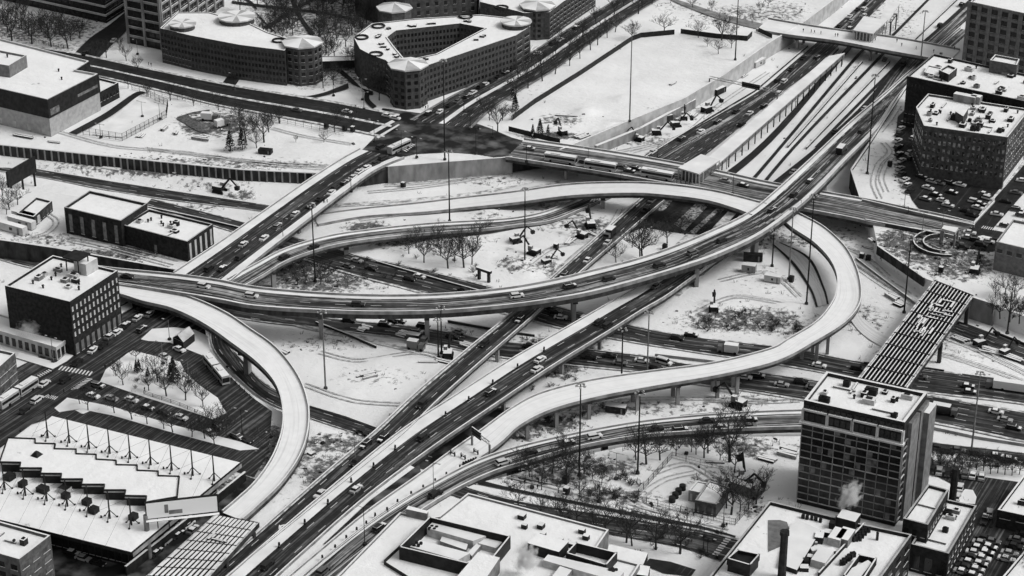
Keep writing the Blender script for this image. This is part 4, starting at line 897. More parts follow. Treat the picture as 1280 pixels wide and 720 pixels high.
# B15 bottom right of centre
root, mp, _ = building('loft_building', 'large cluttered roof with a brick chimney stack at the bottom right', 'building', [(855,760),(962,626),(1078,655),(1140,668),(1085,745),(1060,790)], 13, wall='brick_dark', par=1.0, seed=22, units=0, fac=[(3, 5, 3, 1, 12, .5, .5)], coping='concrete_light')
RZ2 = 12.0
b = W(977,722,RZ2); h = zfor(Vector((b.x, b.y, 0)), 664)
mb = MB(); mb.tube((b.x, b.y, RZ2), (b.x, b.y, h-1), 1.15, 1.0, 'brick_dark', 8); mb.tube((b.x, b.y, h-1), (b.x, b.y, h), 1.3, 1.25, 'brick_dark', 8); mb.build('chimney', root)
rwall(Tl((4,4), [(255,700),(480,455)]), RZ2, RZ2+1.2, 'party_wall', 'brick_dark', root, closed=False)
rg = random.Random(31)
for a, b, w_, d_, h_, mm, sn in [(175,430,1,1,1.2,'metal_dark',0),(195,435,1,1,1.2,'metal_dark',0),(218,437,1,1,1.2,'metal_dark',0),(238,442,1,1,1.2,'metal_dark',0),(262,450,1,1,1.2,'metal_dark',0),(400,465,6,4,3,'metal_dark',1),(345,545,8,2.6,2.4,'metal_light',1),(385,545,8,2.6,2.4,'metal_grey',1),(300,520,3,2,1.6,'metal_dark',1),(255,545,3,3,2,'metal_dark',1),
        (270,650,9,3,2.2,'metal_light',1),(310,620,3,2,2,'metal_dark',1),(210,640,2,1.5,1.4,'metal_dark',1),(240,600,4,2,1.2,'metal_light',1),(190,660,2,2,1.4,'metal_dark',0),(320,480,2,2,2,'metal_dark',0),(345,465,1.2,1.2,2.6,'metal_dark',0),(225,560,3,1,.8,'metal_grey',1),(180,690,3,2,1.2,'metal_dark',1)]+\
        [(470+i*16-j*14, 505-j*0+i*-2+j*14, .9, .9, 1.5, 'metal_dark', 0) for i in range(3) for j in range(4)]+[(365+i*13+j*12, 665-i*10-j*2, 1, 1, 1.4, 'metal_dark', 0) for i in range(5) for j in range(2)]+[(545,540,.7,.7,2.4,'metal_dark',0)]:
    c = W(960+a/4, 540+b/4, RZ2); MB().box((c.x, c.y, RZ2+h_/2), (w_*.75, d_*1.3 if w_ > 5 else d_, h_), mm, R(90) if w_ > 5 else rg.random(), 'snow' if sn else None).build('air_unit', root)
q = [W(960+a/4, 540+b/4, RZ2+1.6) for a, b in [(390,720),(420,680),(500,640),(520,655),(450,740)]]
mb = MB().prism([(v.x, v.y) for v in q], RZ2, RZ2+1.6, 'concrete', 'snow'); mb.build('rounded_skylight', root); rwall(Tl((4,4), [(380,715),(455,612),(540,630),(470,740)]), RZ2, RZ2+2.2, 'skylight_wall', 'brick_dark', root)
mb = MB(); pts = [W(960+a/4, 540+b/4, RZ2+.12) for a, b in [(0,440),(60,440),(95,450),(120,520),(90,560),(0,600)]]; mb.face([tuple(v) for v in pts[::-1]] if (pts[1]-pts[0]).cross(pts[2]-pts[1]).z < 0 else [tuple(v) for v in pts], 'metal_grey'); mb.build('bare_roof_patch', root)
q = [W(960+a/4, 540+b/4, RZ2+1.4) for a, b in [(60,660),(145,690),(265,490),(150,440),(110,470)]]; MB().prism([(v.x, v.y) for v in q], RZ2, RZ2+1.4, 'metal_dark', 'snow').build('raised_roof', root)
q = [W(640+a/4, 540+b/4, RZ2+4) for a, b in [(1080,630),(1190,662),(1235,610),(1130,588)]]; MB().prism([(v.x, v.y) for v in q], RZ2-8, RZ2+4, 'metal_dark').build('lift_house', root); rwall(Tl((4,3), [(1080,630),(1190,662),(1235,610),(1130,588)]), RZ2+3, RZ2+5, 'lift_house_rim', 'metal_dark', root)
# B16 arched brick building beside it
building('arched_works', 'brick building with arched ground floor windows and a snowy roof', 'building', [(1139,680),(1186,692),(1221,632),(1174,622)], 8.5, wall='brick_dark', fac=[(0, 3, 1, .5, 6, .6, .8, 'glass'), (1, 9, 2, 1, 7.5, .45, .5, 'glass_pale')], units=7, coping='concrete_light', seed=23)
building('long_loft', 'narrow long snow roof block between the glass tower and the arched works', 'building', [(1129,648),(1160,656),(1186,612),(1160,605)], 13.5, wall='brick_dark', fac=[(1, 8, 3, 1, 12, .5, .45), (0, 3, 2, 4, 12, .5, .45)], units=1, coping='concrete_light', seed=24)
b = W(1190,628,6); MB().tube((b.x, b.y, 0), (b.x, b.y, 17), 1.1, 1.0, 'brick_dark', 8).build('chimney_stack', None, label='short dark chimney at the corner of the long snow roofed block', cat='chimney')
building('warehouse', 'low dark warehouse cut by the right edge beside the parking', 'building', [(1247,637),(1330,655),(1362,610),(1280,593)], 6, wall='brick_dark', fac=[(0, 4, 1, 3, 5, .6, .5)], units=6, seed=25)
building('shed_building', 'snow roofed building at the bottom right corner', 'building', [(1252,722),(1330,745),(1350,700),(1284,684)], 6, wall='brick_dark', seed=26)
# small brick house in the fenced yard
root, _, _ = building('yard_house', 'small pale brick house with double snowy roof inside the fenced yard', 'house', Tl((4,3), [(915,340),(1022,362),(1085,275),(985,240)]), 4.2, wall='brick_mid', fac=[(0, 3, 1, .3, 3.2, .3, .75, 'glass_pale')], seed=27, par=.3, coping='concrete_light')
building('yard_annex', 'low pale annex with a white door beside the small yard house', 'house', Tl((4,3), [(883,290),(940,302),(985,255),(925,243)]), 3.6, wall='concrete', fac=[(0, 2, 1, .3, 2.8, .35, .8, 'concrete_light')], seed=28, par=.3)
# B18-B21 right side
root, pt, _ = building('brick_tower', 'tall brick block with a grid of dark windows at top right', 'building', [(1213,2),(1330,27),(1380,-20),(1262,-45)], 30, wall='brick_pale', fac=[(0, 9, 7, 1, 29.4, .68, .55)], seed=29)
p0, p1_ = Vector(pt[0]), Vector(pt[1]); dd = p1_-p0; an = math.atan2(dd.y, dd.x); nn = Vector((dd.y, -dd.x)).normalized()
for i in range(10):
    c = p0+dd*(i/9)+nn*.2; MB().box((c.x, c.y, 15), (1.9, .8, 29.8), 'brick_pale', an).build('pier', root)
for k in range(8):
    c = (p0+p1_)/2+nn*.1; MB().box((c.x, c.y, 1+k*28.4/7), (dd.length, .5, 1.1), 'brick_pale', an).build('spandrel', root)
root, pt, _ = building('warehouse_block', 'wide dark brick warehouse whose snowy roof holds two brick cabins', 'building', [(1134,95),(1330,137),(1370,112),(1167,67)], 22, wall='brick_dark', fac=[(0, 40, 5, 1, 20.5, .55, .5), (3, 7, 5, 1, 20.5, .5, .5)], units=30, seed=30, coping='concrete', cap=100)
building('roof_cabin', 'large brick cabin on the warehouse roof near the right edge', 'rooftop room', Tl((1,4), [(1110,300),(1245,325),(1258,295),(1135,272)]), 26.5, 21, wall='brick_mid', seed=33)
building('roof_cabin', 'small louvred cabin on the warehouse roof left part', 'rooftop room', Tl((1,4), [(855,350),(905,372),(946,340),(900,322)]), 24.5, 21, wall='concrete_dark', seed=34)
building('roof_cabin', 'low railed platform at the left end of the warehouse roof', 'rooftop room', Tl((1,4), [(780,360),(855,382),(870,340),(800,325)]), 22.6, 21, wall='metal_grey', seed=35, par=.4)
root, pt, _ = building('brick_loft', 'brick loft building with messy roof and lit shopfront beside the dark lot', 'building', Tl((1,4), [(780,628),(740,535),(800,468),(1310,545),(1198,686)])[::-1], 22, wall='brick', fac=[(4, 17, 5, 4.6, 20.5, .5, .55, 'glass_lit'), (0, 1, 1, .4, 3, .9, .8, 'paint_white'), (0, 12, 5, 4.6, 20.5, .5, .5, 'glass_lit'), (3, 6, 5, 1, 20.5, .5, .5)], units=46, seed=36, unit_mats=('metal_dark', 'metal_dark', 'concrete'), cap=100)
q = [W(960+a/4, b/4, 23.5) for a, b in [(935,575),(975,600),(1000,560),(960,540)]]; MB().prism([(v.x, v.y) for v in q], 0, 25, 'brick', 'snow').build('stair_tower', root)
for a, b, w_ in ((985,500,9), (1040,505,4)):
    c = W(960+a/4, b/4, 22); MB().box((c.x, c.y, 22.8), (w_, 3, 3), 'concrete', R(-4), 'snow').build('roof_house', root)
sg = W(1168,208,4.4)
q = [W(a, b, 4.2) for a, b in [(1150,208),(1188,216),(1190,212),(1152,204)]]; MB().prism([(v.x, v.y) for v in q], 3.6, 4.2, 'metal_dark', 'metal_dark', bottom=True).build('shop_awning', None, label='dark shop canopy with a white sign at the loft building corner', cat='awning')
building('storage_building', 'blank pale brick building with snow roof at the right edge', 'building', [(1245,302),(1330,322),(1352,292),(1266,274)], 11, wall='brick_pale', fac=[(0, 7, 1, 6.5, 9, .55, .6)], seed=37, coping='concrete_light')
# stations
def canopy(name, label, quad, z, zb, cols=6, glass=True, cat='station'):
    q = [W(*p, z) for p in quad]; root = empty(name, (q[0].x, q[0].y, zb), label=label, cat=cat); pl = [(v.x, v.y) for v in q]
    MB().prism(pl, z-.5, z, 'metal_light', 'snow', bottom=True).build('roof', root)
    if glass: MB().prism(offset(pl, 1), zb, z-.5, 'glass_pale').build('glazed_wall', root)
    for i in range(4):
        for k in range(cols if i % 2 == 0 else 2):
            c = Vector(pl[i]).lerp(Vector(pl[(i+1) % 4]), (k+.2)/cols); MB().box((c.x, c.y, (z-.5+zb)/2), (.35, .35, z-.5-zb), 'metal_light').build('column', root)
    return root
canopy('station_pavilion', 'glazed station pavilion with a flat snow roof on the coach overpass', Tl((2,3), [(830,118),(935,150),(1040,80),(945,50)]), 5, .3)
canopy('station_pavilion', 'angular station shelter on the top bridge beside framed platform stairs', Tl((1,4), [(425,150),(525,168),(600,100),(480,80)]), 5, .3)
rt = canopy('platform_canopy', 'very long thin snow roof covering the station platform', [(873,206),(890,212),(1056,66),(1036,70)], -1.0, -6.6, cols=2, glass=False)
L0, L1_ = W(873,206,-1), W(1036,70,-1); R0, R1_ = W(890,212,-1), W(1056,66,-1)
for i in range(22):
    for A_, B_ in ((L0, L1_), (R0, R1_)):
        c = A_.lerp(B_, (i+.5)/22); MB().box((c.x, c.y, -4), (.4, .4, 5.2), 'metal_dark').build('column', rt)
mb = MB(); d = (R1_-R0); c = (R0+R1_)/2; mb.box((c.x, c.y, -2.1), (d.length, .15, 1.5), 'metal_grey', math.atan2(d.y, d.x)); mb.build('side_screen', rt)
canopy('platform_canopy', 'platform roof continuing beyond the top bridge at upper right', [(1098,30),(1106,34),(1125,4),(1110,0)], 2, -6.6, cols=3, glass=False)
fr = empty('steel_pergola', W(1105,22,-6.6), label='bare steel frame of platform stairs beside the angular shelter', cat='steel frame')
q = [W(*p, 1) for p in [(1100,26),(1114,28),(1121,18),(1106,16)]]
m = MB()
for i in range(4): m.tube(q[i], q[(i+1) % 4], .25, .25, 'metal_dark'); m.tube(q[i], Vector((q[i].x, q[i].y, -6.7)), .3, .3, 'metal_dark')
for t in (.33, .66): m.tube(q[0].lerp(q[1], t), q[3].lerp(q[2], t), .15, .15, 'metal_dark'); m.tube(q[0].lerp(q[3], t), q[1].lerp(q[2], t), .15, .15, 'metal_dark')
m.build('steel_bars', fr)
# gateway kiosk and round ramp
rt = empty('gateway_kiosk', W(1187,305,0), label='white flat topped kiosk on posts beside the round ramp', cat='kiosk')
q = [W(*p, 6) for p in [(1177,286),(1194,291),(1198,285),(1180,282)]]; MB().prism([(v.x, v.y) for v in q], 5.2, 6.2, 'concrete_light', 'snow', bottom=True).build('roof', rt)
for v in q: MB().box((v.x, v.y, 2.7), (.7, .7, 5.2), 'concrete').build('column', rt)
rt = empty('round_ramp', W(1170,306,0), label='curved low wall ring of a round pedestrian ramp on the churned snow', cat='ramp')
for rr, a0, a1 in ((11, 100, 300), (7.5, 110, 290)):
    c = W(1180,307,0); mb = MB(); st = 14
    for i in range(st):
        b0_, b1_ = R(a0+(a1-a0)*i/st), R(a0+(a1-a0)*(i+1)/st); u = Vector((c.x+rr*math.cos(b0_), c.y+rr*math.sin(b0_), 0)); v = Vector((c.x+rr*math.cos(b1_), c.y+rr*math.sin(b1_), 0)); d = v-u; m_ = (u+v)/2
        mb.box((m_.x, m_.y, .7), (d.length+.15, .5, 1.5), 'concrete_dark', math.atan2(d.y, d.x), 'snow')
    mb.build('ring_wall', rt)
# billboard at left edge, sign gantries
rt = empty('roadside_billboard', W(26,228,GZ), label='dark backed billboard standing over the curving left expressway', cat='billboard')
A, B = W(8,216,5), W(43,196,5); d = B-A; c = (A+B)/2; an = math.atan2(d.y, d.x)
MB().box((c.x, c.y, 2), (d.length, .8, 6.5), 'metal_dark', an).build('panel', rt)
for t in (.1, .5, .92):
    q = A+d*t; MB().box((q.x, q.y, -4), (.6, .6, 6.4), 'metal_dark').build('leg', rt)
def gantry(label, a, b, z, h, sign=(.3, .7), zb=GZ, text=None):
    A, B = W(*a, z), W(*b, z); d = B-A; an = math.atan2(d.y, d.x); rt = empty('sign_gantry', (A.x, A.y, zb), label=label, cat='sign gantry')
    for q in (A, B): MB().box((q.x, q.y, (z+zb)/2), (.5, .5, z-zb), 'metal_grey').build('post', rt)
    for k in (0, 1.1):
        MB().tube(A+Vector((0, 0, k)), B+Vector((0, 0, k)), .16, .16, 'metal_light').build('beam', rt)
    m = MB(); n = 10
    for i in range(n): m.tube(A.lerp(B, i/n)+Vector((0, 0, 1.1*(i % 2))), A.lerp(B, (i+1)/n)+Vector((0, 0, 1.1*((i+1) % 2))), .09, .09, 'metal_light', 4)
    m.build('bracing', rt)
    if sign:
        c = A.lerp(B, (sign[0]+sign[1])/2); MB().box((c.x, c.y, z+.6), (d.length*(sign[1]-sign[0]), .3, h), 'metal_dark', an, 'snow').build('sign_panel', rt)
    return rt
gantry('pale lattice sign gantry spanning the expressway lanes near the excavation', (887,98), (972,116), 1.5, 2.4, (.48, .74), -6.8)
gantry('small sign gantry where the loop ramp meets the lower ramp', (590,540), (612,556), 5.0, 2.6, (.0, .5), .4)
# ================================================================ VEHICLES
def car_proto(kind, tone, snow=False, wheels=True):
    L, Wd, H = {'sedan': (4.8, 1.85, 1.45), 'suv': (4.9, 1.95, 1.8), 'pickup': (5.6, 2.0, 1.9), 'van': (5.6, 2.05, 2.3)}[kind]
    m = 'car_'+tone; b = MB(); b.box((0, 0, .62), (L, Wd, .62), m, taper=.95)
    b.box((0, 0, .33), (L*.96, Wd*.96, .2), 'tyre')
    if kind == 'sedan': cab = (-.25, 2.7, .55)
    elif kind == 'suv': cab = (-.45, 3.5, .75)
    elif kind == 'pickup': cab = (.35, 2.0, .8)
    else: cab = (-.4, 4.4, 1.2)
    def frust(mb, x, l, z0, h, w0, w1, front, back, mm, top):
        q = [(x-l/2, -w0/2, z0), (x+l/2, -w0/2, z0), (x+l/2, w0/2, z0), (x-l/2, w0/2, z0), (x-l/2+back, -w1/2, z0+h), (x+l/2-front, -w1/2, z0+h), (x+l/2-front, w1/2, z0+h), (x-l/2+back, w1/2, z0+h)]
        for f, k in (((0,1,5,4), mm), ((1,2,6,5), mm), ((2,3,7,6), mm), ((3,0,4,7), mm), ((4,5,6,7), top)): mb.face([q[i] for i in f], k)
    fr, bk = {'sedan': (.75, .6), 'suv': (.7, .3), 'pickup': (.55, .15), 'van': (.7, .1)}[kind]
    z0 = .93; frust(b, cab[0], cab[1]-.06, z0, cab[2]-.02, Wd*.88, Wd*.74, fr, bk, m, m)
    o = bpy.data.objects.new('parked_car', b.mesh('car_body'))
    g = MB(); frust(g, cab[0], cab[1], z0+.02, cab[2]*.78, Wd*.9, Wd*.78, fr*.8, bk*.8, 'glass', 'glass'); go = bpy.data.objects.new('window', g.mesh('car_window')); go.parent = o
    rf = MB(); frust(rf, cab[0]+(bk-fr)*.42, cab[1]-(fr+bk)*.85, z0+cab[2]*.78, .14, Wd*.79, Wd*.74, .05, .05, 'snow' if snow else m, 'snow' if snow else m)
    ro = bpy.data.objects.new('snow_cap' if snow else 'roof', rf.mesh('car_roof')); ro.parent = o
    if snow:
        s = MB(); s.box((L*.39, 0, .97), (L*.17, Wd*.8, .09), 'snow'); so_ = bpy.data.objects.new('snow_patch', s.mesh('hood_snow')); so_.parent = o
        if kind == 'pickup': s.box((-L*.33, 0, .97), (L*.28, Wd*.8, .09), 'snow')
    if wheels:
        wm = MB().tube((0, -.13, 0), (0, .13, 0), .34, .34, 'tyre', 10).tube((0, .13, 0), (0, -.13, 0), .34, .34, 'tyre', 10).mesh('wheel')
        for x in (-L*.31, L*.31):
            for y in (-Wd*.46, Wd*.46): w_ = bpy.data.objects.new('wheel', wm); w_.parent = o; w_.location = (x, y, .34)
        for (x, mm, nm) in ((L/2-.02, 'paint_white', 'headlight'), (-L/2+.02, 'metal_grey', 'tail_light')):
            hm = MB().box((0, 0, 0), (.08, .4, .18), mm).mesh(nm)
            for y in (-Wd*.33, Wd*.33): h_ = bpy.data.objects.new(nm, hm); h_.parent = o; h_.location = (x, y, .7)
    return o
PROTO = {}
def get_car(kind, tone, snow, wheels):
    k = (kind, tone, snow, wheels)
    if k not in PROTO: PROTO[k] = car_proto(kind, tone, snow, wheels)
    return copy_tree(PROTO[k])
TW = {'black': 'black', 'grey': 'dark grey', 'white': 'white', 'silver': 'silver'}
def put_car(v, ang, kind, tone, snow, label, group, name='car'):
    far = P(v)[1] < 300
    o = get_car(kind, tone, snow, not far); o.name = name; o.location = v; o.rotation_euler.z = ang
    o['label'] = label; o['category'] = {'sedan': 'car', 'suv': 'car', 'pickup': 'pickup truck', 'van': 'van'}[kind]; o['group'] = group; return o
def parse(s):
    out = []
    for t in s.split():
        a = t.split(','); out.append((float(a[0]), float(a[1]), a[2] if len(a) > 2 else ''))
    return out
KIND = {'s': 'sedan', 'u': 'suv', 'p': 'pickup', 'v': 'van'}; TONE = {'k': 'black', 'g': 'grey', 'w': 'white', 'i': 'silver'}
rc = random.Random(21)
def road_cars(key, phrase, group, s, flip=False, lanes=True):
    L = sorted(parse(s), key=lambda t: t[0]); n = len(L)
    for i, (x, y, code) in enumerate(L):
        kd = KIND.get(code[:1], rc.choice(('sedan', 'suv', 'suv'))); tn = TONE.get(code[1:2], rc.choice(('black', 'black', 'grey', 'black')))
        if '-' in code: kd = rc.choice(('sedan', 'suv'))
        v, a = on_road(key, x, y); a += math.pi if flip else 0
        w = '%s %s on %s, %s from its left end' % (TW[tn], {'sedan': 'sedan', 'suv': 'suv', 'pickup': 'pickup', 'van': 'van'}[kd], phrase, ordi(i))
        put_car(v, a, kd, tn, rc.random() < .35, w, group)
road_cars('F', 'the long curved flyover', 'cars on the flyover', '159,345,sk 254,357,uw 314,369,uw 447,380,uk 646,369,uw 712,357,uk 761,348,uk 824,331,uk 866,315,ug 902,300,uk 965,262,uk 992,243,uk 1012,226,sk 1076,164,uk')
road_cars('H', 'the street bridge queue', 'cars queuing on the street bridge', '330,297,sw 347,282,ug 369,267,si 388,257,uk 400,248,sk 414,240,sw 419,234,uk 431,228,uk 441,221,sw 449,214,sw 458,209,sw 469,204,sk 479,197,uk 476,183,uk 304,305,si 300,321,uk 261,335,uk 278,335,sk')
road_cars('R2', 'the slushy ramp', 'cars on the slushy ramp', '392,308,sk 355,321,uk')
road_cars('D2', 'the upper sunken carriageway', 'cars in the upper sunken carriageway', '435,332,sg 446,325,si 464,335,sk 512,348,uk 524,345,si 580,362,sk 846,422,uk 864,418,sk 1024,456,sw 1072,460,uk 1150,470,sg 1209,482,sk 1211,489,sk')
road_cars('D3', 'the lower sunken carriageway', 'cars in the lower sunken carriageway', '481,405,uk 489,401,sk 499,401,sk 521,414,uk 529,407,uk 566,420,uk 574,414,si 436,400,uk 694,389,uk 701,396,sw 662,432,sk 762,444,sk 775,453,sg 802,450,sw 830,452,vw 931,471,sw 947,469,uk 977,480,si 1001,477,uk 1016,484,sg 1181,512,uk 1245,514,sw 1256,524,si 1267,534,uk 1157,504,sk 820,459,uk 737,446,sk')
road_cars('D4', 'the lane nearest the row of shrubs', 'cars in the frontage lane', '1172,559,sk 1197,562,sg 1245,569,sk 1220,566,uk 1262,573,sk 1184,563,uk')
road_cars('C1', 'the dark western carriageway', 'cars on the western carriageway', '815,250,ug 807,262,uk 761,294,uk 759,303,sw 734,325,si 705,344,uk 650,399,uk 605,429,uk 527,505,uk 479,547,uk 457,555,uk 445,577,uk 400,617,sw')
road_cars('C2', 'the dark eastern carriageway', 'cars on the eastern carriageway', '749,402,uk 759,406,uk 675,449,sw 671,461,sw 613,490,uk 529,546,uk 445,611,si 334,706,uk 820,357,sg', flip=True)
road_cars('R1', 'the curving lower ramp', 'cars on the curving lower ramp', '474,659,uk 544,617,uk 629,577,uw 404,713,ug 662,565,sk 709,553,sk 743,545,uw 884,525,sk 937,524,sk 850,536,uk 937,532,sg 820,535,sk 901,533,sk')
road_cars('HB', 'the coach overpass', 'cars on the coach overpass', '731,202,uk 787,213,sk 777,209,ug 794,210,uk 907,225,si 929,231,sk 662,185,sg')
road_cars('I1', 'the upper expressway lanes', 'cars on the expressway lanes at upper right', '816,189,sw 852,173,uk 876,164,sw 897,152,uk 920,139,sk 937,141,sw 927,155,uk 955,132,uk 974,116,uw 972,100,uk 980,101,uw 989,86,sk 1004,72,sk 1021,71,uk 1049,32,sk 1064,26,si 1062,20,sw 1072,11,sk 1080,19,si 1080,11,uw 1082,4,sk 1062,35,sk')
road_cars('I2', 'the far right expressway lanes', 'cars on the far right expressway lanes', '1202,5,uk 1175,31,uk 1129,79,vk 1081,135,sw 1044,164,sk 992,214,si 1106,74,uk')
road_cars('HL', 'the upper left avenue', 'cars on the upper left avenue', '371,137,sg 434,139,sw 484,144,sw 494,147,sw')
road_cars('HW', 'the tree lined street', 'cars lined up on the tree lined street', '535,141,sk 550,139,sw 562,131,sk 572,126,sg 584,120,uk 591,115,sw 601,108,uk 606,105,sw 615,101,uk 624,95,sk 632,91,uk 640,86,sk 660,74,sg 672,66,sw 691,54,uk 700,49,sw 720,34,sk')
road_cars('CS', 'the side street by the office tower', 'cars on the campus side street', '142,50,sw 106,66,sk')
road_cars('S1', 'the sunken underpass road', 'cars on the underpass road', '453,540,sk')
def lot(phrase, group, z, dirw, s, order='left', name='parked_car'):
    L = sorted(parse(s), key=lambda t: t[0]); A, B = W(*dirw[0], z), W(*dirw[1], z); a0 = math.atan2((B-A).y, (B-A).x)
    for i, (x, y, code) in enumerate(L):
        kd = KIND.get(code[:1], rc.choice(('sedan', 'suv'))); tn = TONE.get(code[1:2], 'black')
        v = W(x, y, z+.7); v.z = z; a = a0+rc.uniform(-.06, .06)+(math.pi/2 if 'x' in code else 0)
        put_car(v, a, kd, tn, rc.random() < .5, '%s %s %s, %s from the left' % (TW[tn], {'sedan': 'sedan', 'suv': 'suv', 'pickup': 'pickup', 'van': 'van'}[kd], phrase, ordi(i)), group, name)
lot('at the lower left crossroads', 'cars at the lower left crossroads', .34, ((60,500),(170,410)), '146,415,sw 137,420,sg 116,437,sw 96,452,sk 81,474,uk 55,479,sw 46,499,uw 175,385,sk 172,397,si 157,406,sk 177,411,uk 128,431,sk 187,392,sg 30,512,sk', name='car')
lot('on the street beside the small park', 'cars beside the small park', .34, ((116,490),(226,521)), '116,494,sw 122,481,ug 139,497,si 164,499,sw 184,509,sk 204,515,sk 226,521,sw 110,486,sk', name='car')
lot('on the curving side street by the park', 'cars on the curving side street', .34, ((195,440),(228,455)), '206,445,sw 224,436,sw 271,532,uk 262,540,sg 296,545,uk 308,549,sk', name='car')
lot('parked in the alley behind the shed wall', 'cars behind the shed wall', .05, ((180,700),(300,600)), '262,631,uk 235,655,sw 248,642,uw 209,675,si 222,668,sk 195,690,sk 241,662,sg')
lot('parked at the shed edge by the flats', 'cars by the shed edge', .05, ((100,690),(150,704)), '147,699,sk 104,697,si 122,703,sk 90,690,sk')
lot('parked in the dark lot by the loft building', 'cars in the dark lot', .26, ((1140,200),(1180,210)), '1164,206,sg 1170,243,sk 1185,256,si 1160,234,sw 1174,228,sg 1200,230,sw 1187,228,uk 1221,246,sx 1230,242,sg 1222,259,si 1235,247,uw 1215,268,uk 1196,222,sk 1152,220,sk 1157,248,sg 1178,250,sw 1190,240,sk 1165,226,si 1225,254,sk 1218,251,uw 1208,263,sk')
lot('parked along the curved edge of the dark lot', 'cars along the curved lot edge', .26, ((1125,190),(1145,180)), '1125,210,si 1127,217,sk 1131,224,sw 1134,231,sg 1137,238,sk 1127,200,sw 1124,192,sk 1123,183,uk 1122,175,sw 1124,167,sk 1126,160,si 1129,153,sk 1137,190,sw 1139,196,uk 1141,172,sg')
lot('at the busy right street corner', 'cars at the right street corner', .3, ((1200,290),(1240,297)), '1257,251,sk 1246,267,sw 1271,261,uk 1277,268,sk 1212,290,sw 1210,296,si 1235,301,sw 1226,305,uk 1204,308,sk 1257,281,sk 1278,225,sw 1270,240,sg 1245,300,sk 1220,299,uk 1196,303,sg', name='car')
lot('in the two angled rows behind the arched works', 'cars in the angled rows', .3, ((1190,700),(1215,706)), '1231,672,sk 1226,678,si 1222,684,sk 1218,690,sw 1215,696,sk 1211,702,sg 1207,708,sk 1203,714,si 1240,676,sg 1236,683,sk 1232,690,sk 1228,697,sw 1224,704,sk 1220,711,sg 1216,718,sk')
lot('by the corner shed in the rear parking', 'cars by the corner shed', .3, ((1250,690),(1280,697)), '1268,682,sk 1262,691,si 1258,698,sw 1272,674,sg 1280,668,sk')
lot('in the row behind the long snow roof block', 'cars in the back row', .3, ((1175,600),(1178,588)), '1174,588,si 1185,590,sk 1195,591,uk 1206,592,sg 1216,593,sw 1227,595,si 1165,586,sk')
lot('beside the snow island behind the glass tower', 'cars beside the snow island', .3, ((1190,640),(1200,600)), '1200,609,sw 1196,621,sw 1237,641,si 1231,649,pk')
paved('snow_island', Tl((4,4), [(930,352),(1035,360),(1043,325),(1025,290),(985,285),(960,310)]), 'snow', .5, thick=.4)
# ---- larger vehicles
def bus(name, label, cat, v, ang, L=13, H=3.4, Wd=2.6, body='car_silver', roof='snow', artic=False):
    root = empty(name, v, ang, label=label, cat=cat, group='coaches and buses')
    segs = [(-L/2, L/2)] if not artic else [(-L/2, -.4), (.4, L/2)]
    for a, b in segs:
        lbuild(MB().box(((a+b)/2, 0, .4+(H-.4)/2), (b-a, Wd, H-.4), body, 0, roof), 'body', root)
        lbuild(MB().box(((a+b)/2, 0, 2.15), (b-a-.5, Wd+.06, 1.0), 'glass'), 'window_band', root)
        lbuild(MB().box(((a+b)/2-(b-a)*.15, 0, H+.15), ((b-a)*.3, Wd*.6, .3), 'metal_light', 0, 'snow'), 'roof_unit', root)
    lbuild(MB().box((L/2, 0, 1.9), (.12, Wd*.92, 1.6), 'glass'), 'windscreen', root)
    if artic: lbuild(MB().box((0, 0, 1.9), (.9, Wd*.9, 2.6), 'tyre'), 'bellows', root)
    lbuild(MB().box((0, 0, .9), (L*.6, Wd+.05, .5), 'metal_grey'), 'side_stripe', root)
    wm = MB().tube((0, -.15, 0), (0, .15, 0), .5, .5, 'tyre', 12).tube((0, .15, 0), (0, -.15, 0), .5, .5, 'tyre', 12).mesh('wheel')
    for x in (-L*.3, L*.33):
        for y in (-Wd/2, Wd/2): w_ = bpy.data.objects.new('wheel', wm); COL.objects.link(w_); w_.parent = root; w_.location = (x, y, .5)
    return root
for (x, y), lb in (((701,198), 'white coach on the overpass, leftmost of the three'), ((751,207), 'pale coach on the overpass, middle of the three'), ((822,218), 'striped coach on the overpass, rightmost of the three beside the pavilion')):
    v, a = on_road('HB', x, y, 1.7); bus('coach', lb, 'coach', v, a, 13.2)
v, a = on_road('H', 499, 184, 1.5); bus('city_bus', 'white bus entering the street bridge from the junction', 'bus', v, a, 12)
A, B = W(0,512,.35), W(44,483,.35); v = (A+B)/2; bus('city_bus', 'long jointed bus beside the crossroads at the left edge', 'bus', v, math.atan2((B-A).y, (B-A).x), 17.5, artic=True)
A, B = W(258,452,.35), W(284,483,.35); v = (A+B)/2; v.z = .35; bus('city_bus', 'jointed bus with snowy roof on the curve beside the loop ramp', 'bus', v, math.atan2((B-A).y, (B-A).x), 17.5, artic=True)
def truck(label, v, ang, L=8, box='car_white', name='box_truck', semi=False):
    root = empty(name, v, ang, label=label, cat='truck')
    lbuild(MB().box((L/2-1, 0, 1.4), (2, 2.3, 2.1), 'car_grey', taper=.9), 'cab', root); lbuild(MB().box((L/2-.1, 0, 1.9), (.3, 2, .8), 'glass'), 'windscreen', root)
    lbuild(MB().box((-1.1, 0, 2.0), (L-2.4, 2.5, 2.7), box, 0, 'snow'), 'cargo_box', root); lbuild(MB().box((0, 0, .6), (L*.95, 1.2, .3), 'tyre'), 'chassis', root)
    wm = MB().tube((0, -.15, 0), (0, .15, 0), .5, .5, 'tyre', 12).tube((0, .15, 0), (0, -.15, 0), .5, .5, 'tyre', 12).mesh('wheel')
    for x in ((-L*.36, L*.36) if not semi else (-L*.42, -L*.34, L*.2, L*.4)):
        for y in (-1.15, 1.15): w_ = bpy.data.objects.new('wheel', wm); COL.objects.link(w_); w_.parent = root; w_.location = (x, y, .5)
    return root
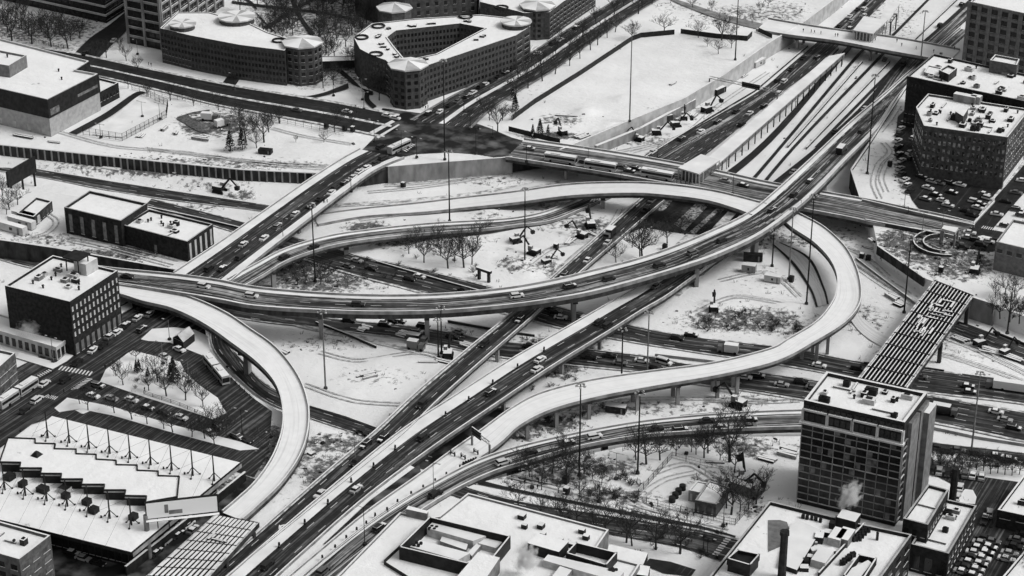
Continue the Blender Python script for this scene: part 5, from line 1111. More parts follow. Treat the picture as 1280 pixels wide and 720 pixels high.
for key, x, y, lb, L, bx, fl in (('F',1052,187,'dark truck on the upper straight of the flyover',8,'car_black',0), ('D3',521,424,'dark box truck next to the flyover pier in the middle',7,'car_black',0), ('D3',520,432,'second small truck parked below the flyover pier',6,'car_grey',0),
    ('D2',1268,484,'white semi trailer cut by the right edge',18,'car_white',1), ('D3',1181,513,'dark long van truck right of the glass tower',8,'car_black',0), ('D2',910,436,'white delivery van truck under the loop ramp',7,'car_silver',1), ('C1',762,292,'dark truck climbing the western carriageway near the trees',7,'car_black',0)):
    v, a = on_road(key, x, y, 1.4); truck(lb, v, a+(math.pi if fl else 0), L, bx, semi=L > 12, name='semi_trailer_truck' if L > 12 else 'box_truck')
# trailers and containers
def container(label, x, y, z, L, H, A, B, m='concrete_light', top='snow', name='site_trailer', cat='trailer', w=2.6):
    v = W(x, y, z); a, b = W(*A, z), W(*B, z); an = math.atan2((b-a).y, (b-a).x)
    root = empty(name, v, an, label=label, cat=cat); lbuild(MB().box((0, 0, H/2+.3), (L, w, H), m, 0, top), 'body', root); lbuild(MB().box((0, 0, .15), (L*.9, w*.7, .3), 'tyre'), 'underframe', root)
    lbuild(MB().box((0, -w/2-.03, H*.6), (L*.12, .06, H*.35), 'glass'), 'window', root); lbuild(MB().box((L*.3, -w/2-.03, H*.5), (L*.08, .06, H*.8), 'metal_grey'), 'door', root); return root
AB = ((0,280),(35,290))
container('front one of the three white trailers left of the brick hall', 17, 290, 0, 12, 3, *AB, 'wall_pale'); container('middle one of the three white trailers left of the brick hall', 28, 283, 0, 12, 3, *AB, 'wall_pale'); container('rear one of the three white trailers left of the brick hall', 33, 276, 0, 12, 3, *AB, 'wall_pale')
container('white container box lying near the flyover pier on the right', 966, 352, GZ, 6, 2.4, (960,350),(972,352), name='container', cat='container')
container('dark container beside the right flyover pier', 941, 326, GZ, 7, 2.6, (930,323),(950,324), 'metal_dark', 'metal_dark', 'container', 'container')
container('round topped tank trailer beside the right flyover pier', 936, 340, GZ, 5, 2.8, (930,338),(944,340), 'concrete', 'snow', 'container', 'tank')
container('pale container near the end of the concrete ledge wall', 948, 82, GZ, 9, 2.6, (940,86),(960,76), name='container', cat='container')
container('small white container at the excavation below the pile wall', 140, 218, GZ, 8, 2.6, (130,216),(150,219), name='container', cat='container')
container('dark long box lying below the loop ramp in the snow', 770, 515, GZ, 6.5, 2.2, (758,513),(782,516), 'metal_dark', 'snow', 'container', 'container')
container('dark container at the upper left edge of the snow lot', 332, 192, 0, 5.5, 1.8, (322,190),(342,192), 'metal_dark', 'metal_dark', 'container', 'container')
container('dark trailer in the shadow beneath the loop bridge', 735, 405, GZ, 0.1+5, 2.4, (722,402),(745,408), 'metal_dark', 'snow', 'container', 'container')
container('covered lorry trailer standing by the far wall of the excavation', 899, 117, GZ, 7, 2.6, (890,120),(908,112), 'metal_dark', 'snow', 'container', 'trailer')
# ---- construction machines
def excavator(label, x, y, z, rz=None, s=1.0, reach=1.0):
    v = W(x, y, z); rz = rc.random()*6.28 if rz is None else rz; root = empty('excavator', v, rz, label=label, cat='excavator', group='construction machines'); root.scale = (s, s, s)
    for yy in (-1.2, 1.2): lbuild(MB().box((0, yy, .45), (3.8, .6, .9), 'tyre', taper=.85), 'track', root)
    lbuild(MB().box((-.4, 0, 1.5), (3.2, 2.4, 1.1), 'metal_dark', 0, 'snow'), 'body', root); lbuild(MB().box((.7, .7, 2.3), (1.3, 1.0, 1.5), 'metal_grey', 0, 'snow'), 'cab', root)
    a, b, c = Vector((1.2, -.2, 1.8)), Vector((3.4*reach+.6, -.2, 5.2)), Vector((6.4*reach, -.2, 3.0)); 
    lbuild(MB().tube(a, b, .32, .28, 'metal_dark', 6), 'boom', root); lbuild(MB().tube(b, c, .26, .2, 'metal_dark', 6), 'arm', root); lbuild(MB().box((c.x, -.2, c.z-.5), (1.1, 1.0, 1.1), 'metal_dark', taper=1.2), 'bucket', root); return root
EX = [(275,240,GZ,0,1.35,'with raised boom in the left excavation'),(222,225,GZ,3,1.1,'below the pile wall centre'),(186,222,GZ,1,1.2,'beside the dark heap below the pile wall'),(70,196,GZ,2,1.2,'near the back of the roadside billboard'),(203,214,GZ,.4,1,'under the pile wall right of the heap'),
 (703,168,0,2.5,1.1,'at the corner of the big snow field'),(821,168,GZ,.5,1.1,'lower left of the ledge wall'),(845,158,GZ,.8,1.1,'second along the ledge wall'),(884,140,GZ,1.2,1.3,'raised arm beside the expressway excavation'),(799,176,GZ,3,1,'nearest the coach overpass in the excavation'),(855,149,GZ,2,1,'third along the ledge wall'),
 (738,284,GZ,2.2,1.3,'in the snow between ramp and carriageway'),(727,297,GZ,3,1.1,'left of the slanting carriageway'),(560,446,GZ,2,1.2,'against the piers under the flyover'),(1218,341,0,1.7,1.2,'on the churned snow by the round ramp'),(931,603,0,2.2,1.3,'in the yard near the glass tower'),(921,612,0,.2,1.2,'beside the flatbed in the yard'),(667,318,GZ,3,1.2,'next to the tall mast in the centre left'),(645,303,GZ,1,1.1,'left edge of the snowy centre island'),(922,508,GZ,3,1.3,'on the snow under the right loop ramp'),(1225,432,GZ,1,1.1,'right of the striped roof'),(1256,443,GZ,1.2,1,'furthest right on the snowy bank'),(892,388,GZ,2,1.1,'alone on the big snowy slope'),(684,330,GZ,1,1,'among the heaps right of the mast')]
for x, y, z, rz, s, lb in EX: excavator('dark excavator '+lb, x, y, z, rz, s)
truck('snowy flatbed truck in the yard near the glass tower', W(932,618,0), R(-8), 9, 'car_grey', 'flatbed_truck'); truck('dark dump truck under the pile wall', W(110,203,GZ), R(5), 7, 'metal_dark' if 0 else 'car_black', 'dump_truck'); truck('dump truck parked in the expressway excavation', W(836,152,GZ), R(60), 7, 'car_black', 'dump_truck')
truck('dark truck in the snow lot beside the bare trees', W(262,150,.3), R(20), 7, 'car_white', 'flatbed_truck'); truck('second truck in the snow lot beside the conifers', W(277,158,.3), R(70), 6, 'car_white', 'flatbed_truck')
# stacks of material, snow covered
def pile(label, x, y, z, A, n, L, w, h, name='timber_stack', cat='material stack'):
    v = W(x, y, z); b = W(x+A[0], y+A[1], z); an = math.atan2((b-v).y, (b-v).x); root = empty(name, v, an, label=label, cat=cat, group='stacks of building material'); rr = random.Random(int(x*7+y))
    for i in range(n): lbuild(MB().box((rr.uniform(-.6, .6), (i-(n-1)/2)*w*1.25, h/2), (L*rr.uniform(.7, 1.1), w, h*rr.uniform(.6, 1.2)), rr.choice(('metal_dark', 'tan', 'metal_grey')), rr.uniform(-.12, .12), 'snow'), 'beam_bundle', root)
    return root
for i, (x, y, z, A, n, L, w, h, wh) in enumerate([(1240,440,GZ,(4,1),4,9,.8,.8,'right of the striped roof'),(1262,447,GZ,(4,1.5),3,10,.8,.8,'at the far right bank'),(1200,425,GZ,(4,1.5),3,6,.8,.8,'just right of the striped roof edge'),(1115,372,GZ,(4,2),3,6,.8,1,'left of the striped roof top'),(1122,382,GZ,(4,2),2,5,.8,1,'by the mast base left of the striped roof'),
  (355,440,GZ,(4,2),2,4,.9,.6,'inside the left snow field'),(463,470,GZ,(4,-1),3,5,.8,.8,'in the middle of the left snow field'),(535,453,GZ,(4,0),2,6,.5,.5,'near the right end of the left snow field'),(30,171,.2,(4,.6),2,9,.9,.8,'in front of the pale hall'),(68,178,.2,(4,.5),2,6,.6,.5,'in front of the pale hall corner'),
  (176,170,.2,(4,-3),3,6,.8,.5,'beside the fenced court'),(205,162,.2,(4,-3),2,5,.8,.9,'in the fenced snow lot'),(220,167,.2,(2,-3),2,4,.8,.9,'in the centre of the snow lot'),(250,174,.2,(4,.6),3,8,.7,1.2,'in front of the conifers'),(708,145,.1,(4,.3),2,9,.5,.5,'on the left half of the snow field'),(728,171,.1,(4,-1.5),4,7,.8,.8,'by the lower edge of the snow field'),
  (841,105,.1,(3,-1.5),2,5,.6,.5,'near the upper ledge of the snow field'),(930,95,GZ,(3,-2.5),3,5,.6,.5,'at the head of the excavation'),(868,145,GZ,(3,-2),3,5,.7,1,'in the excavation beside the machines'),(712,303,GZ,(3,-3),3,6,.7,.8,'beside the slanting carriageway'),(740,293,GZ,(3,1.5),2,6,.5,.6,'behind the central machines'),(745,252,GZ,(2,-3),4,5,.7,1,'under the white ramp pier'),
  (455,412,GZ,(4,1),5,4,.8,.7,'along the low barrier under the flyover'),(505,419,GZ,(4,1),5,5,.8,.7,'beside the lanes under the flyover'),(583,432,GZ,(4,1),3,6,.9,.8,'left of the western bridge'),(555,453,GZ,(4,1),2,7,.8,.7,'in front of the machine beside the western bridge'),(100,205,GZ,(4,1),4,4,.8,1,'under the left pile wall'),(130,210,GZ,(4,1),5,4,.9,1,'under the middle pile wall'),(160,222,GZ,(4,1),4,4,.9,1,'beside the white container'),
  (185,217,GZ,(4,1),4,4,1,1.2,'next to the dark heap'),(62,205,GZ,(4,1),3,6,.7,.7,'behind the roadside billboard'),(385,585,GZ,(4,1),6,12,1.3,1.1,'between the left loop and the western bridge'),(358,613,GZ,(4,1),4,9,1.2,1.2,'in the gap below the left loop'),(350,565,GZ,(4,1),4,5,1,1,'under the left loop ramp'),(470,557,GZ,(4,1),2,4,1,1,'by the sunken road mouth'),(985,568,0,(4,1),4,7,.8,1.2,'next to the glass tower wall'),
  (960,575,0,(4,1),3,5,.8,.8,'in the yard left of the glass tower'),(893,578,0,(4,0),2,5,.5,.5,'by the back fence of the yard'),(690,322,GZ,(3,2),4,4,.8,.8,'among the snow heaps'),(1095,300,-2,(4,3),6,3,.8,.8,'below the broken overpass edge'),(1085,310,GZ,(4,1),2,5,.6,.5,'in the passage below the overpass')]):
    pile('snow covered stack of building material '+wh, x, y, z, A, n, L, w, h)
def blocks(label, group, cat, name, s, z, dims, m, top, key=None):
    L = parse(s)
    for i, (x, y, c) in enumerate(sorted(L)):
        v = W(x, y, z) if key is None else on_road(key, x, y, 0)[0]
        o = MB().box((0, 0, dims[2]/2), dims, m, 0, top, taper=.7).build(name, None, label='%s, %s from the left' % (label, ordi(i)), cat=cat, group=group); o.location = v; o.rotation_euler.z = rc.random()
def drum(label, group, s, key):
    me = MB(); me.tube((0, 0, 0), (0, 0, .35), .42, .38, 'tyre', 8); me.tube((0, 0, .35), (0, 0, .75), .36, .33, 'metal_grey', 8); me.tube((0, 0, .75), (0, 0, 1.5), .33, .26, 'metal_dark', 8); me = me.mesh('drum')
    for i, (x, y, c) in enumerate(sorted(parse(s))):
        o = bpy.data.objects.new('traffic_drum', me); COL.objects.link(o); v = on_road(key, x, y, .5)[0]; v.z += .25; o.location = v; tag(o, '%s, %s from the left' % (label, ordi(i)), 'traffic drum', group)
drum('dark traffic drum in the snowy centre shoulder', 'drums in the centre shoulder', '349,683 381,654 410,629 439,602 467,583 494,561 557,519 586,500 616,479 647,459 680,438', 'C2')
drum('small drum along the edge of the snowy loop end', 'drums along the loop end', '403,699 419,686 433,674 446,664 458,656 469,646 484,639 497,629 514,619 529,611 544,603 558,595 575,586', 'L2')
# barricades at the loop mouth
for i, (x, y) in enumerate([(566,569),(579,573),(595,567)]):
    b = W(x, y, .5); m = MB(); m.box((0, 0, 1.3), (2.2, .1, .35), 'paint_white'); m.box((0, 0, .7), (2.2, .1, .35), 'metal_dark'); [m.box((s*.9, 0, .75), (.12, .5, 1.5), 'metal_dark') for s in (-1, 1)]; o = m.build('barricade', None, label='striped barricade closing the snow ramp, %s from the left' % ORD[i], cat='barricade', group='barricades'); o.location = b; o.rotation_euler.z = R(-20)
b = W(587,578,.5); m = MB(); [m.box((i*.9-2.2, 0, .5), (.7, .7, 1.0), 'metal_dark', 0, 'metal_dark', taper=.6) for i in range(6)]; o = m.build('barrier_row', None, label='row of joined dark crash barrels at the ramp nose', cat='barrier'); o.location = b; o.rotation_euler.z = R(65)
# ================================================================ MASTS AND LAMPS
def light_mast(label, base, z, ytop, group, heads=5, r_=.32):
    b = W(*base, z); h = zfor(b, ytop); root = empty('light_mast', b, 0, label=label, cat='light mast', group=group)
    lbuild(MB().tube((0, 0, 0), (0, 0, h), r_, r_*.55, 'metal_grey' if rc.random() < .3 else 'metal_dark', 8), 'pole', root); lbuild(MB().tube((0, 0, 0), (0, 0, .7), .7, .6, 'concrete_dark', 8), 'base', root)
    if heads > 2:
        m = MB()
        for k in range(12): a0, a1 = k*math.pi/6, (k+1)*math.pi/6; m.tube((1.1*math.cos(a0), 1.1*math.sin(a0), h-.3), (1.1*math.cos(a1), 1.1*math.sin(a1), h-.3), .08, .08, 'metal_dark', 4)
        lbuild(m, 'ring', root)
        for k in range(heads): an = k*2*math.pi/heads; lbuild(MB().box((1.25*math.cos(an), 1.25*math.sin(an), h-.55), (.7, .5, .4), 'metal_light', an), 'lamp_head', root)
    elif heads: 
        for s in (-1, 1)[:heads]: lbuild(MB().tube((0, 0, h-.2), (s*1.8, 0, h), .07, .06, 'metal_dark', 4).box((s*2, 0, h), (.8, .35, .18), 'metal_light'), 'lamp_arm', root)
    return root
MASTS = [((787,152),0,30,'right in the middle of the big snow field'),((919,75),0,-12,'at the upper right of the big snow field'),((562,277),GZ,188,'on the snowy strip above the slushy ramp'),((556,200),0,74,'very tall, beside the triangular snow lot'),((656,327),GZ,235,'among snow heaps in the centre'),
 ((394,352),GZ,256,'behind the flyover below the slushy ramp'),((407,486),GZ,388,'standing in the left snow field'),((552,442),GZ,383,'right one of the pair by the middle pier'),((548,448),GZ,398,'left one of the pair by the middle pier'),((777,471),GZ,410,'pale, left one of the pair under the eastern bridge'),((809,465),GZ,389,'right one of the pair under the eastern bridge'),
 ((724,595),0,480,'left one of the two rising past the loop ramp'),((797,592),0,489,'right one of the two rising past the loop ramp'),((986,349),GZ,260,'left one of the three inside the right loop'),((1008,380),GZ,243,'tallest, inside the right loop'),((965,333),GZ,287,'short, behind the flyover inside the right loop'),((1130,391),GZ,296,'on the slope left of the striped roof'),
 ((1214,565),GZ,465,'by the lanes at far right'),((1084,217),0,93,'in the narrow snow lot right of the flyover'),((1151,75),0,13,'at the corner of the warehouse roof and top bridge'),((1259,417),0,360,'slim, on the snowy bank at far right')]
for b, z, yt, lb in MASTS: light_mast('high light mast '+lb, b, z, yt, 'high light masts')
LAMPS = [((456,681),.6,634,'on the lower ramp at bottom left'),((542,616),.8,578,'on the lower ramp in the middle'),((444,578),.1,541,'on the western bridge'),((770,599),0,566,'pale, in the bushes under the ramp'),((354,300),1,272,'on the left part of the street bridge'),((439,240),1,208,'on the right part of the street bridge'),((502,190),.3,163,'by the bus at the junction'),((521,197),.3,172,'at the junction triangle'),
 ((1130,262),0,232,'slim, at the dark lot corner'),((1135,268),0,258,'short, on the overpass kerb'),((1152,297),0,265,'middle, on the overpass kerb'),((1177,292),0,262,'third, on the overpass kerb'),((453,125),0,98,'at the upper left corner of the junction'),((468,178),0,150,'at the snow lot corner'),((595,192),.3,160,'at the near right corner of the junction'),((417,120),0,95,'by the octagonal tower path'),
 ((455,137),0,114,'beside the avenue'),((580,140),.3,122,'at the far corner of the junction'),((588,162),.3,143,'double headed, by the field corner'),((616,172),.3,158,'by the coach overpass start'),((658,203),.3,181,'on the coach overpass, first'),((735,208),.3,186,'on the coach overpass, second'),((776,228),.3,206,'on the coach overpass, near side'),((822,198),.3,180,'on the coach overpass, behind the coaches'),((916,243),.3,218,'right of the pavilion'),
 ((293,112),.3,92,'on the avenue, right'),((172,68),.3,50,'on the campus side street'),((712,648),0,618,'bottom street left'),((879,690),0,658,'bottom street by the crossing'),((884,694),0,672,'bottom street second by the crossing'),((665,610),0,582,'left end of the bottom street'),((749,628),0,602,'middle of the bottom street'),((67,453),.3,421,'at the crossroads storefront'),((212,425),.4,400,'on the traffic island'),((204,455),.4,428,'on the park kerb'),((236,478),.4,452,'at the park bend'),((303,545),.3,512,'beside the sunken road curve'),((1000,275),.3,250,'short, beside the flyover and overpass'),((904,658),0,630,'by the yard fence')]
for b, z, yt, lb in LAMPS: light_mast('slim street lamp '+lb, b, z, yt, 'street lamps', heads=rc.choice((1, 2)), r_=.13)
for i, (x, y, yt) in enumerate([(178,146,127),(200,149,129),(126,172,155)]): light_mast('twin floodlight pole at the fenced court, %s from the left' % ORD[[1,2,0][i]], (x, y), .3, yt, 'court floodlights', heads=2, r_=.12)
# fences
def fence(label, pts, z, h=2.0, step=3.0, m='metal_dark', solid=False):
    w = [W(a, b, z) for a, b in pts]; root = empty('fence', w[0], 0, label=label, cat='fence'); mb = MB(); ps = MB()
    pos = []
    for i in range(len(w)-1):
        a, b = w[i], w[i+1]; d = b-a; n = max(1, int(d.length/step)); an = math.atan2(d.y, d.x)
        for k in range(n): pos.append(a+d*(k/n))
        c = (a+b)/2
        if solid: mb.box((c.x, c.y, z+h/2), (d.length, .1, h), m, an)
        else:
            for zz in (.15, h*.5, h): mb.box((c.x, c.y, z+zz), (d.length, .05, .07), m, an)
            k = int(d.length/.45)
            for j in range(k): q = a+d*(j/k); mb.box((q.x, q.y, z+h/2), (.035, .035, h), m, an)
    mb.build('fence_mesh' if not solid else 'windscreen_cloth', root)
    pm = MB().box((0, 0, h/2), (.14, .14, h+.1), m).mesh('post')
    for q in pos[:100]: o = bpy.data.objects.new('post', pm); COL.objects.link(o); o.parent = root; o.location = q-root.location
    return root
fence('long dark cloth covered fence around the big snow field', [(641,150),(668,130),(727,93),(790,51),(801,47),(843,43)], .1, 2.4, 5, 'metal_dark', True)
fence('dark cloth covered fence at the far side of the snow field', [(851,42),(895,48),(934,51),(940,45)], .1, 2.4, 5, 'metal_dark', True)
fence('dark cloth covered fence at the corner by the coach overpass', [(636,164),(660,170),(700,180)], .3, 2.2, 4, 'metal_dark', True)
fence('dark cloth fence ending at the top bridge', [(948,40),(965,48)], .1, 2.2, 4, 'metal_dark', True)
fence('wire fence around the snowy court', [(104,168),(153,176),(208,147),(210,133),(178,118)], .3, 3.2, 3)
fence('wire fence along the upper left avenue below the trees', [(-10,43),(0,44),(86,62)], .2, 1.6, 3)
fence('wire fence beside the plane trees by the campus office', [(165,112),(330,148),(430,170)], .2, 2, 4, 'metal_grey')
fence('diagonal wire fence between bushes and the yard', Tl((4,3), [(632,318),(800,130)]), 0, 2.2, 3)
fence('wire fence along the bottom street in front of the small house', Tl((4,3), [(615,345),(900,415),(1060,455),(1115,465)]), 0, 2.0, 3)
fence('wire fence at the back of the yard', Tl((4,3), [(800,130),(940,165),(1060,190)]), 0, 2.0, 3, 'metal_grey')
fence('wire fence right of the small house running to the loft roof', Tl((4,3), [(1115,465),(1270,290)]), 0, 2.0, 3)
fence('wire fence along the bottom street below the bushes', Tl((4,3), [(0,225),(200,265),(400,305),(610,345)]), 0, 1.6, 3.5, 'metal_dark')
fence('thin fence along the snow bank behind the parked cars', Tl((4,4), [(800,160),(1280,195)]), 0, 1.4, 4)
fence('fence on the curve of the lower left park', Tl((3,1), [(720,530),(900,590),(1050,655)]), .5, 1.2, 3)
fence('railing along the curving side street by the loop', Tl((3,1), [(1045,340),(1200,500),(1275,570)]), .1, 1.3, 3)
# dark bins and drums around
for i, (x, y, h) in enumerate([(853,612,1.4),(848,617,1.4),(844,622,1.4),(840,627,1.4)]):
    o = MB().tube((0, 0, 0), (0, 0, 1.6), 1.0, .95, 'metal_dark', 10).build('spool', None, label='dark round tank in the yard row, %s from the back' % ORD[i], cat='tank', group='yard tanks'); o.location = W(x, y, 0)
for i, (x, y, z) in enumerate([(707,604,0),(708,617,0),(431,163,.3),(441,164,.3),(408,160,.3),(504,234,GZ),(831,312,GZ),(695,311,GZ),(1112,208,0),(1176,340,0),(989,352,GZ),(1077,323,GZ),(1085,326,GZ)]):
    o = MB().box((0, 0, 1.1), (1.6, 1.6, 2.2), 'metal_dark', 0, 'snow' if i % 2 else 'metal_dark').build('utility_box', None, label='dark utility box, %s' % ['on the walk left of the bushes','on the kerb left of the bushes','by the avenue bus stop, left','by the avenue bus stop, right','on the avenue kerb','alone on the snow beside the street bridge','under the flyover curve','left of the slanting carriageway','in the narrow snow lot','on the churned snow below the round ramp','at a mast foot inside the loop','by the passage below the overpass, left','by the passage below the overpass, right'][i], cat='utility box', group='utility boxes'); o.location = W(x, y, z)
rt = empty('portal_frame', W(605,351,GZ), R(-10), label='isolated concrete portal pier standing in snow left of centre', cat='bridge pier')
for s in (-2.2, 2.2): lbuild(MB().box((s, 0, 1.9), (.9, .9, 3.8), 'concrete_dark'), 'column', rt)
lbuild(MB().box((0, 0, 4.2), (6.4, 1.2, 1.0), 'concrete_dark', 0, 'snow'), 'cap_beam', rt)
# people on the bridges and walks
def person_mesh(m, stride):
    s = MB(); me = bpy.data.meshes.new('person'); V = [(0,0,.95),(0,0,1.2),(0,0,1.42),(0,0,1.52),(0,0,1.66),(.09,0,.9),(.1,stride*.5,.5),(.1,stride,.06),(.1,stride+.16,.04),(-.09,0,.9),(-.1,-stride*.3,.5),(-.1,-stride,.06),(-.1,-stride+.16,.04),(.2,0,1.4),(.26,-.06,1.12),(.27,.06,.88),(-.2,0,1.4),(-.26,.06,1.12),(-.27,-.04,.88)]
    E = [(0,1),(1,2),(2,3),(3,4),(0,5),(5,6),(6,7),(7,8),(0,9),(9,10),(10,11),(11,12),(2,13),(13,14),(14,15),(2,16),(16,17),(17,18)]
    me.from_pydata(V, E, []); o = bpy.data.objects.new('t', me); COL.objects.link(o); md = o.modifiers.new('s', 'SKIN'); rad = [.16,.17,.18,.06,.12,.11,.075,.05,.05,.11,.075,.05,.05,.08,.055,.045,.08,.055,.045]
    for i, r_ in enumerate(rad): me.skin_vertices[0].data[i].radius = (r_, r_)
    me.skin_vertices[0].data[0].use_root = True; sb = o.modifiers.new('b', 'SUBSURF'); sb.levels = 1
    dg = bpy.context.evaluated_depsgraph_get(); nm = bpy.data.meshes.new_from_object(o.evaluated_get(dg)); bpy.data.objects.remove(o); nm.materials.clear(); nm.materials.append(MATS[m]); nm.polygons.foreach_set('use_smooth', [True]*len(nm.polygons)); nm.polygons.foreach_set('material_index', [0]*len(nm.polygons)); return nm
PM = [person_mesh('cloth_dark', .18), person_mesh('metal_dark', .3)]
def people(where, s, z):
    for i, (x, y, c) in enumerate(sorted(parse(s))):
        o = bpy.data.objects.new('person', rc.choice(PM)); COL.objects.link(o); o.location = W(x, y, z); o.rotation_euler.z = rc.random()*6; o.scale = (1.1,)*3; tag(o, 'dark clad person %s, %s from the left' % (where, ordi(i)), 'person', 'people on foot')
people('across the top bridge', '1004,40 1014,41 1018,42 1026,43 1044,46 1047,46 1121,53 1127,58 1145,62 1167,66', .5)
people('on the street bridge pavement', '405,255 409,254', 1.1)
people('on the corner by the court building', '186,82 189,83 113,66', .3)
people('at the junction corner', '529,135 532,137 535,136 598,163', .4)
people('near the pavilion', '846,229 851,230 857,231 862,231', .5)
people('on the bottom street walk', '656,606 672,612 867,646 875,657 904,662 908,660', .3)
people('at the lower left park', '132,462 181,490 63,497 80,492', .6)
people('at the warehouse edge of the top bridge', '1175,70 1177,70 1193,62', .5)
# ================================================================ TREES
def tree_mesh(seed, H=9, spread=1.0, lean=0):
    rg = random.Random(seed); tr = MB(); br = MB()
    th = H*.3; top = Vector((rg.uniform(-.3, .3), rg.uniform(-.3, .3), th)); tr.tube((0, 0, -.2), top, .26*H/9, .19*H/9, 'bark', 6)
    def grow(p, d, L, r_, lv):
        n = 2; q = p
        for k in range(n):
            d2 = (d+Vector((rg.uniform(-.22, .22), rg.uniform(-.22, .22), rg.uniform(-.05, .16)))).normalized(); e = q+d2*(L/n); br.tube(q, e, r_*(1-k*.25), r_*(.75-k*.25), 'bark', 3 if lv > 0 else 4, False); q = e; d = d2
            if lv < 3:
                for _ in range(2 if lv < 2 else 2):
                    a = Vector((rg.uniform(-1, 1)*spread, rg.uniform(-1, 1)*spread, rg.uniform(-.1, .7))).normalized(); grow(q, (d*.75+a*.8).normalized(), L*rg.uniform(.5, .68), max(.04, r_*.55), lv+1)
    m = rg.randint(5, 6)
    for i in range(m):
        an = i*2*math.pi/m+rg.uniform(-.3, .3); d = Vector((math.cos(an)*spread, math.sin(an)*spread, rg.uniform(.7, 1.3))).normalized(); grow(top+Vector((0, 0, rg.uniform(-.6, .2))), d, H*.42, .11*H/9, 0)
    grow(top, Vector((0, 0, 1)), H*.45, .13*H/9, 0)
    return tr.mesh('trunk'), br.mesh('crown')
def conifer_mesh(seed, H=9):
    rg = random.Random(seed); tr = MB().tube((0, 0, -.2), (0, 0, H*.95), .22, .04, 'bark', 6); cr = MB()
    for k in range(650):
        t = rg.random()**.8; z = .8+t*(H-.9); R_ = (1-t)*H*.24*rg.uniform(.55, 1.12)+.12; an = rg.random()*6.283; c = Vector((math.cos(an)*R_, math.sin(an)*R_, z)); u = Vector((math.cos(an), math.sin(an), -.35)); w = Vector((-math.sin(an), math.cos(an), 0)); s = rg.uniform(.3, .75)
        cr.face([c-u*s, c+w*s*.45, c+u*s*.6, c-w*s*.45], 'snow' if rg.random() < .06 else 'needles')
    return tr.mesh('trunk'), cr.mesh('crown')
def bush_mesh(seed):
    rg = random.Random(seed); tr = MB(); br = MB(); tr.tube((0, 0, -.1), (0, 0, .4), .12, .1, 'bark', 5)
    for i in range(16):
        an = rg.random()*6.283; p = Vector((0, 0, .2)); d = Vector((math.cos(an)*.8, math.sin(an)*.8, rg.uniform(.4, 1.4))).normalized(); e = p+d*rg.uniform(1, 2); br.tube(p, e, .05, .03, 'bark', 3, False)
        for k in range(6): d2 = (d+Vector((rg.uniform(-.8, .8), rg.uniform(-.8, .8), rg.uniform(-.3, .6)))).normalized(); q = p.lerp(e, rg.uniform(.4, 1)); br.tube(q, q+d2*rg.uniform(.4, .9), .03, .02, 'bark', 3, False)
    return tr.mesh('stem'), br.mesh('twigs')
TM = [(tree_mesh(s, 9, sp), 9) for s, sp in ((1, .9), (2, 1.1), (3, .8), (4, 1.2), (5, 1.0))]; CM = [(conifer_mesh(s), 9) for s in (1, 2)]; BM = [(bush_mesh(s), 2.4) for s in (1, 2, 3)]
def plants(where, s, z, kind='tree', group=None, h=9, lab=None):
    L = sorted(parse(s)); 
    for i, (x, y, c) in enumerate(L):
        src = {'tree': TM, 'conifer': CM, 'bush': BM}[kind]; (tm, cm), H = rc.choice(src); hh = float(c) if c else h
        root = empty({'tree': 'bare_tree', 'conifer': 'conifer', 'bush': 'bare_bush'}[kind], W(x, y, z), rc.random()*6.28); sc = hh/H*rc.uniform(.9, 1.1); root.scale = (sc*rc.uniform(.9, 1.1), sc, sc)
        for nm, me in (('trunk' if kind != 'bush' else 'stem', tm), ('crown' if kind != 'bush' else 'twigs', cm)): o = bpy.data.objects.new(nm, me); COL.objects.link(o); o.parent = root
        w = {'tree': 'bare tree', 'conifer': 'dark evergreen', 'bush': 'leafless bush'}[kind]; tag(root, '%s %s, %s from the left' % (w, where, ordi(i)) if len(L) > 1 else '%s %s' % (w, where), {'tree': 'tree', 'conifer': 'tree', 'bush': 'bush'}[kind], group or w+'s '+where)
plants('in front of the terraced office block', '15,51,14 40,55,14 64,58,14 85,60,14 5,30,14 27,35,11 52,40,11 75,44,11 100,48,9 -5,48,14 30,20,9 10,40,12 36,44,12 60,48,12 88,50,10 20,30,10', 0)
plants('by the campus side street corner', '133,72,8 158,76,8 172,90,7 120,70,7 150,62,6', 0)
plants('in the median of the upper left avenue', '160,110,6 185,120,6 213,125,7 242,132,7 273,137,7 228,124,6 300,146,6', .3)
plants('right of the snow lot beside the avenue', '308,178,12 330,178,13 316,165,9 336,165,10 350,154,8 300,160,10 321,185,8', 0)
plants('along the near kerb of the avenue', '349,154,8 418,165,9 439,162,11 405,178,5 420,150,6 370,178,3', 0)
cl = ' '.join('%d,%d' % (rnd.uniform(328,470), rnd.uniform(-4,58)) for _ in range(34))+' 335,12 345,22 352,8 362,30 376,20 388,12 396,24 404,10 405,30 410,45 398,48 415,60 421,50 426,36 432,58 408,66 395,60 436,30 445,20 450,34 458,28 343,34 360,36 372,33 366,44 440,44 383,4 398,0 415,16 428,12 300,14 322,6 418,72 402,82 440,80 412,76 470,108 478,116 474,125 462,118 404,110 417,106 455,92 447,88'
plants('in the campus park', cl, 0, h=9)
plants('in the courtyard', '530,68,6 560,64,6', 0)
plants('along the tree lined street, far side', '688,40,7 700,52,8 660,88,8 676,82,8 695,70,8 712,62,8 664,78,7 745,30,8 768,18,8 728,46,8 648,98,8 724,52,7 780,8,8', .4)
plants('along the tree lined street, field side', '645,118,10 660,110,10 678,101,10 694,92,9 712,82,9 725,73,9 738,62,9 747,56,9 759,47,9 769,40,9 798,17,12 803,10,12 815,5,10', .1)
plants('by the field corner at the junction', '604,142,7 612,150,8 622,164,11 585,148,5 628,150,7 640,150,6', .1)
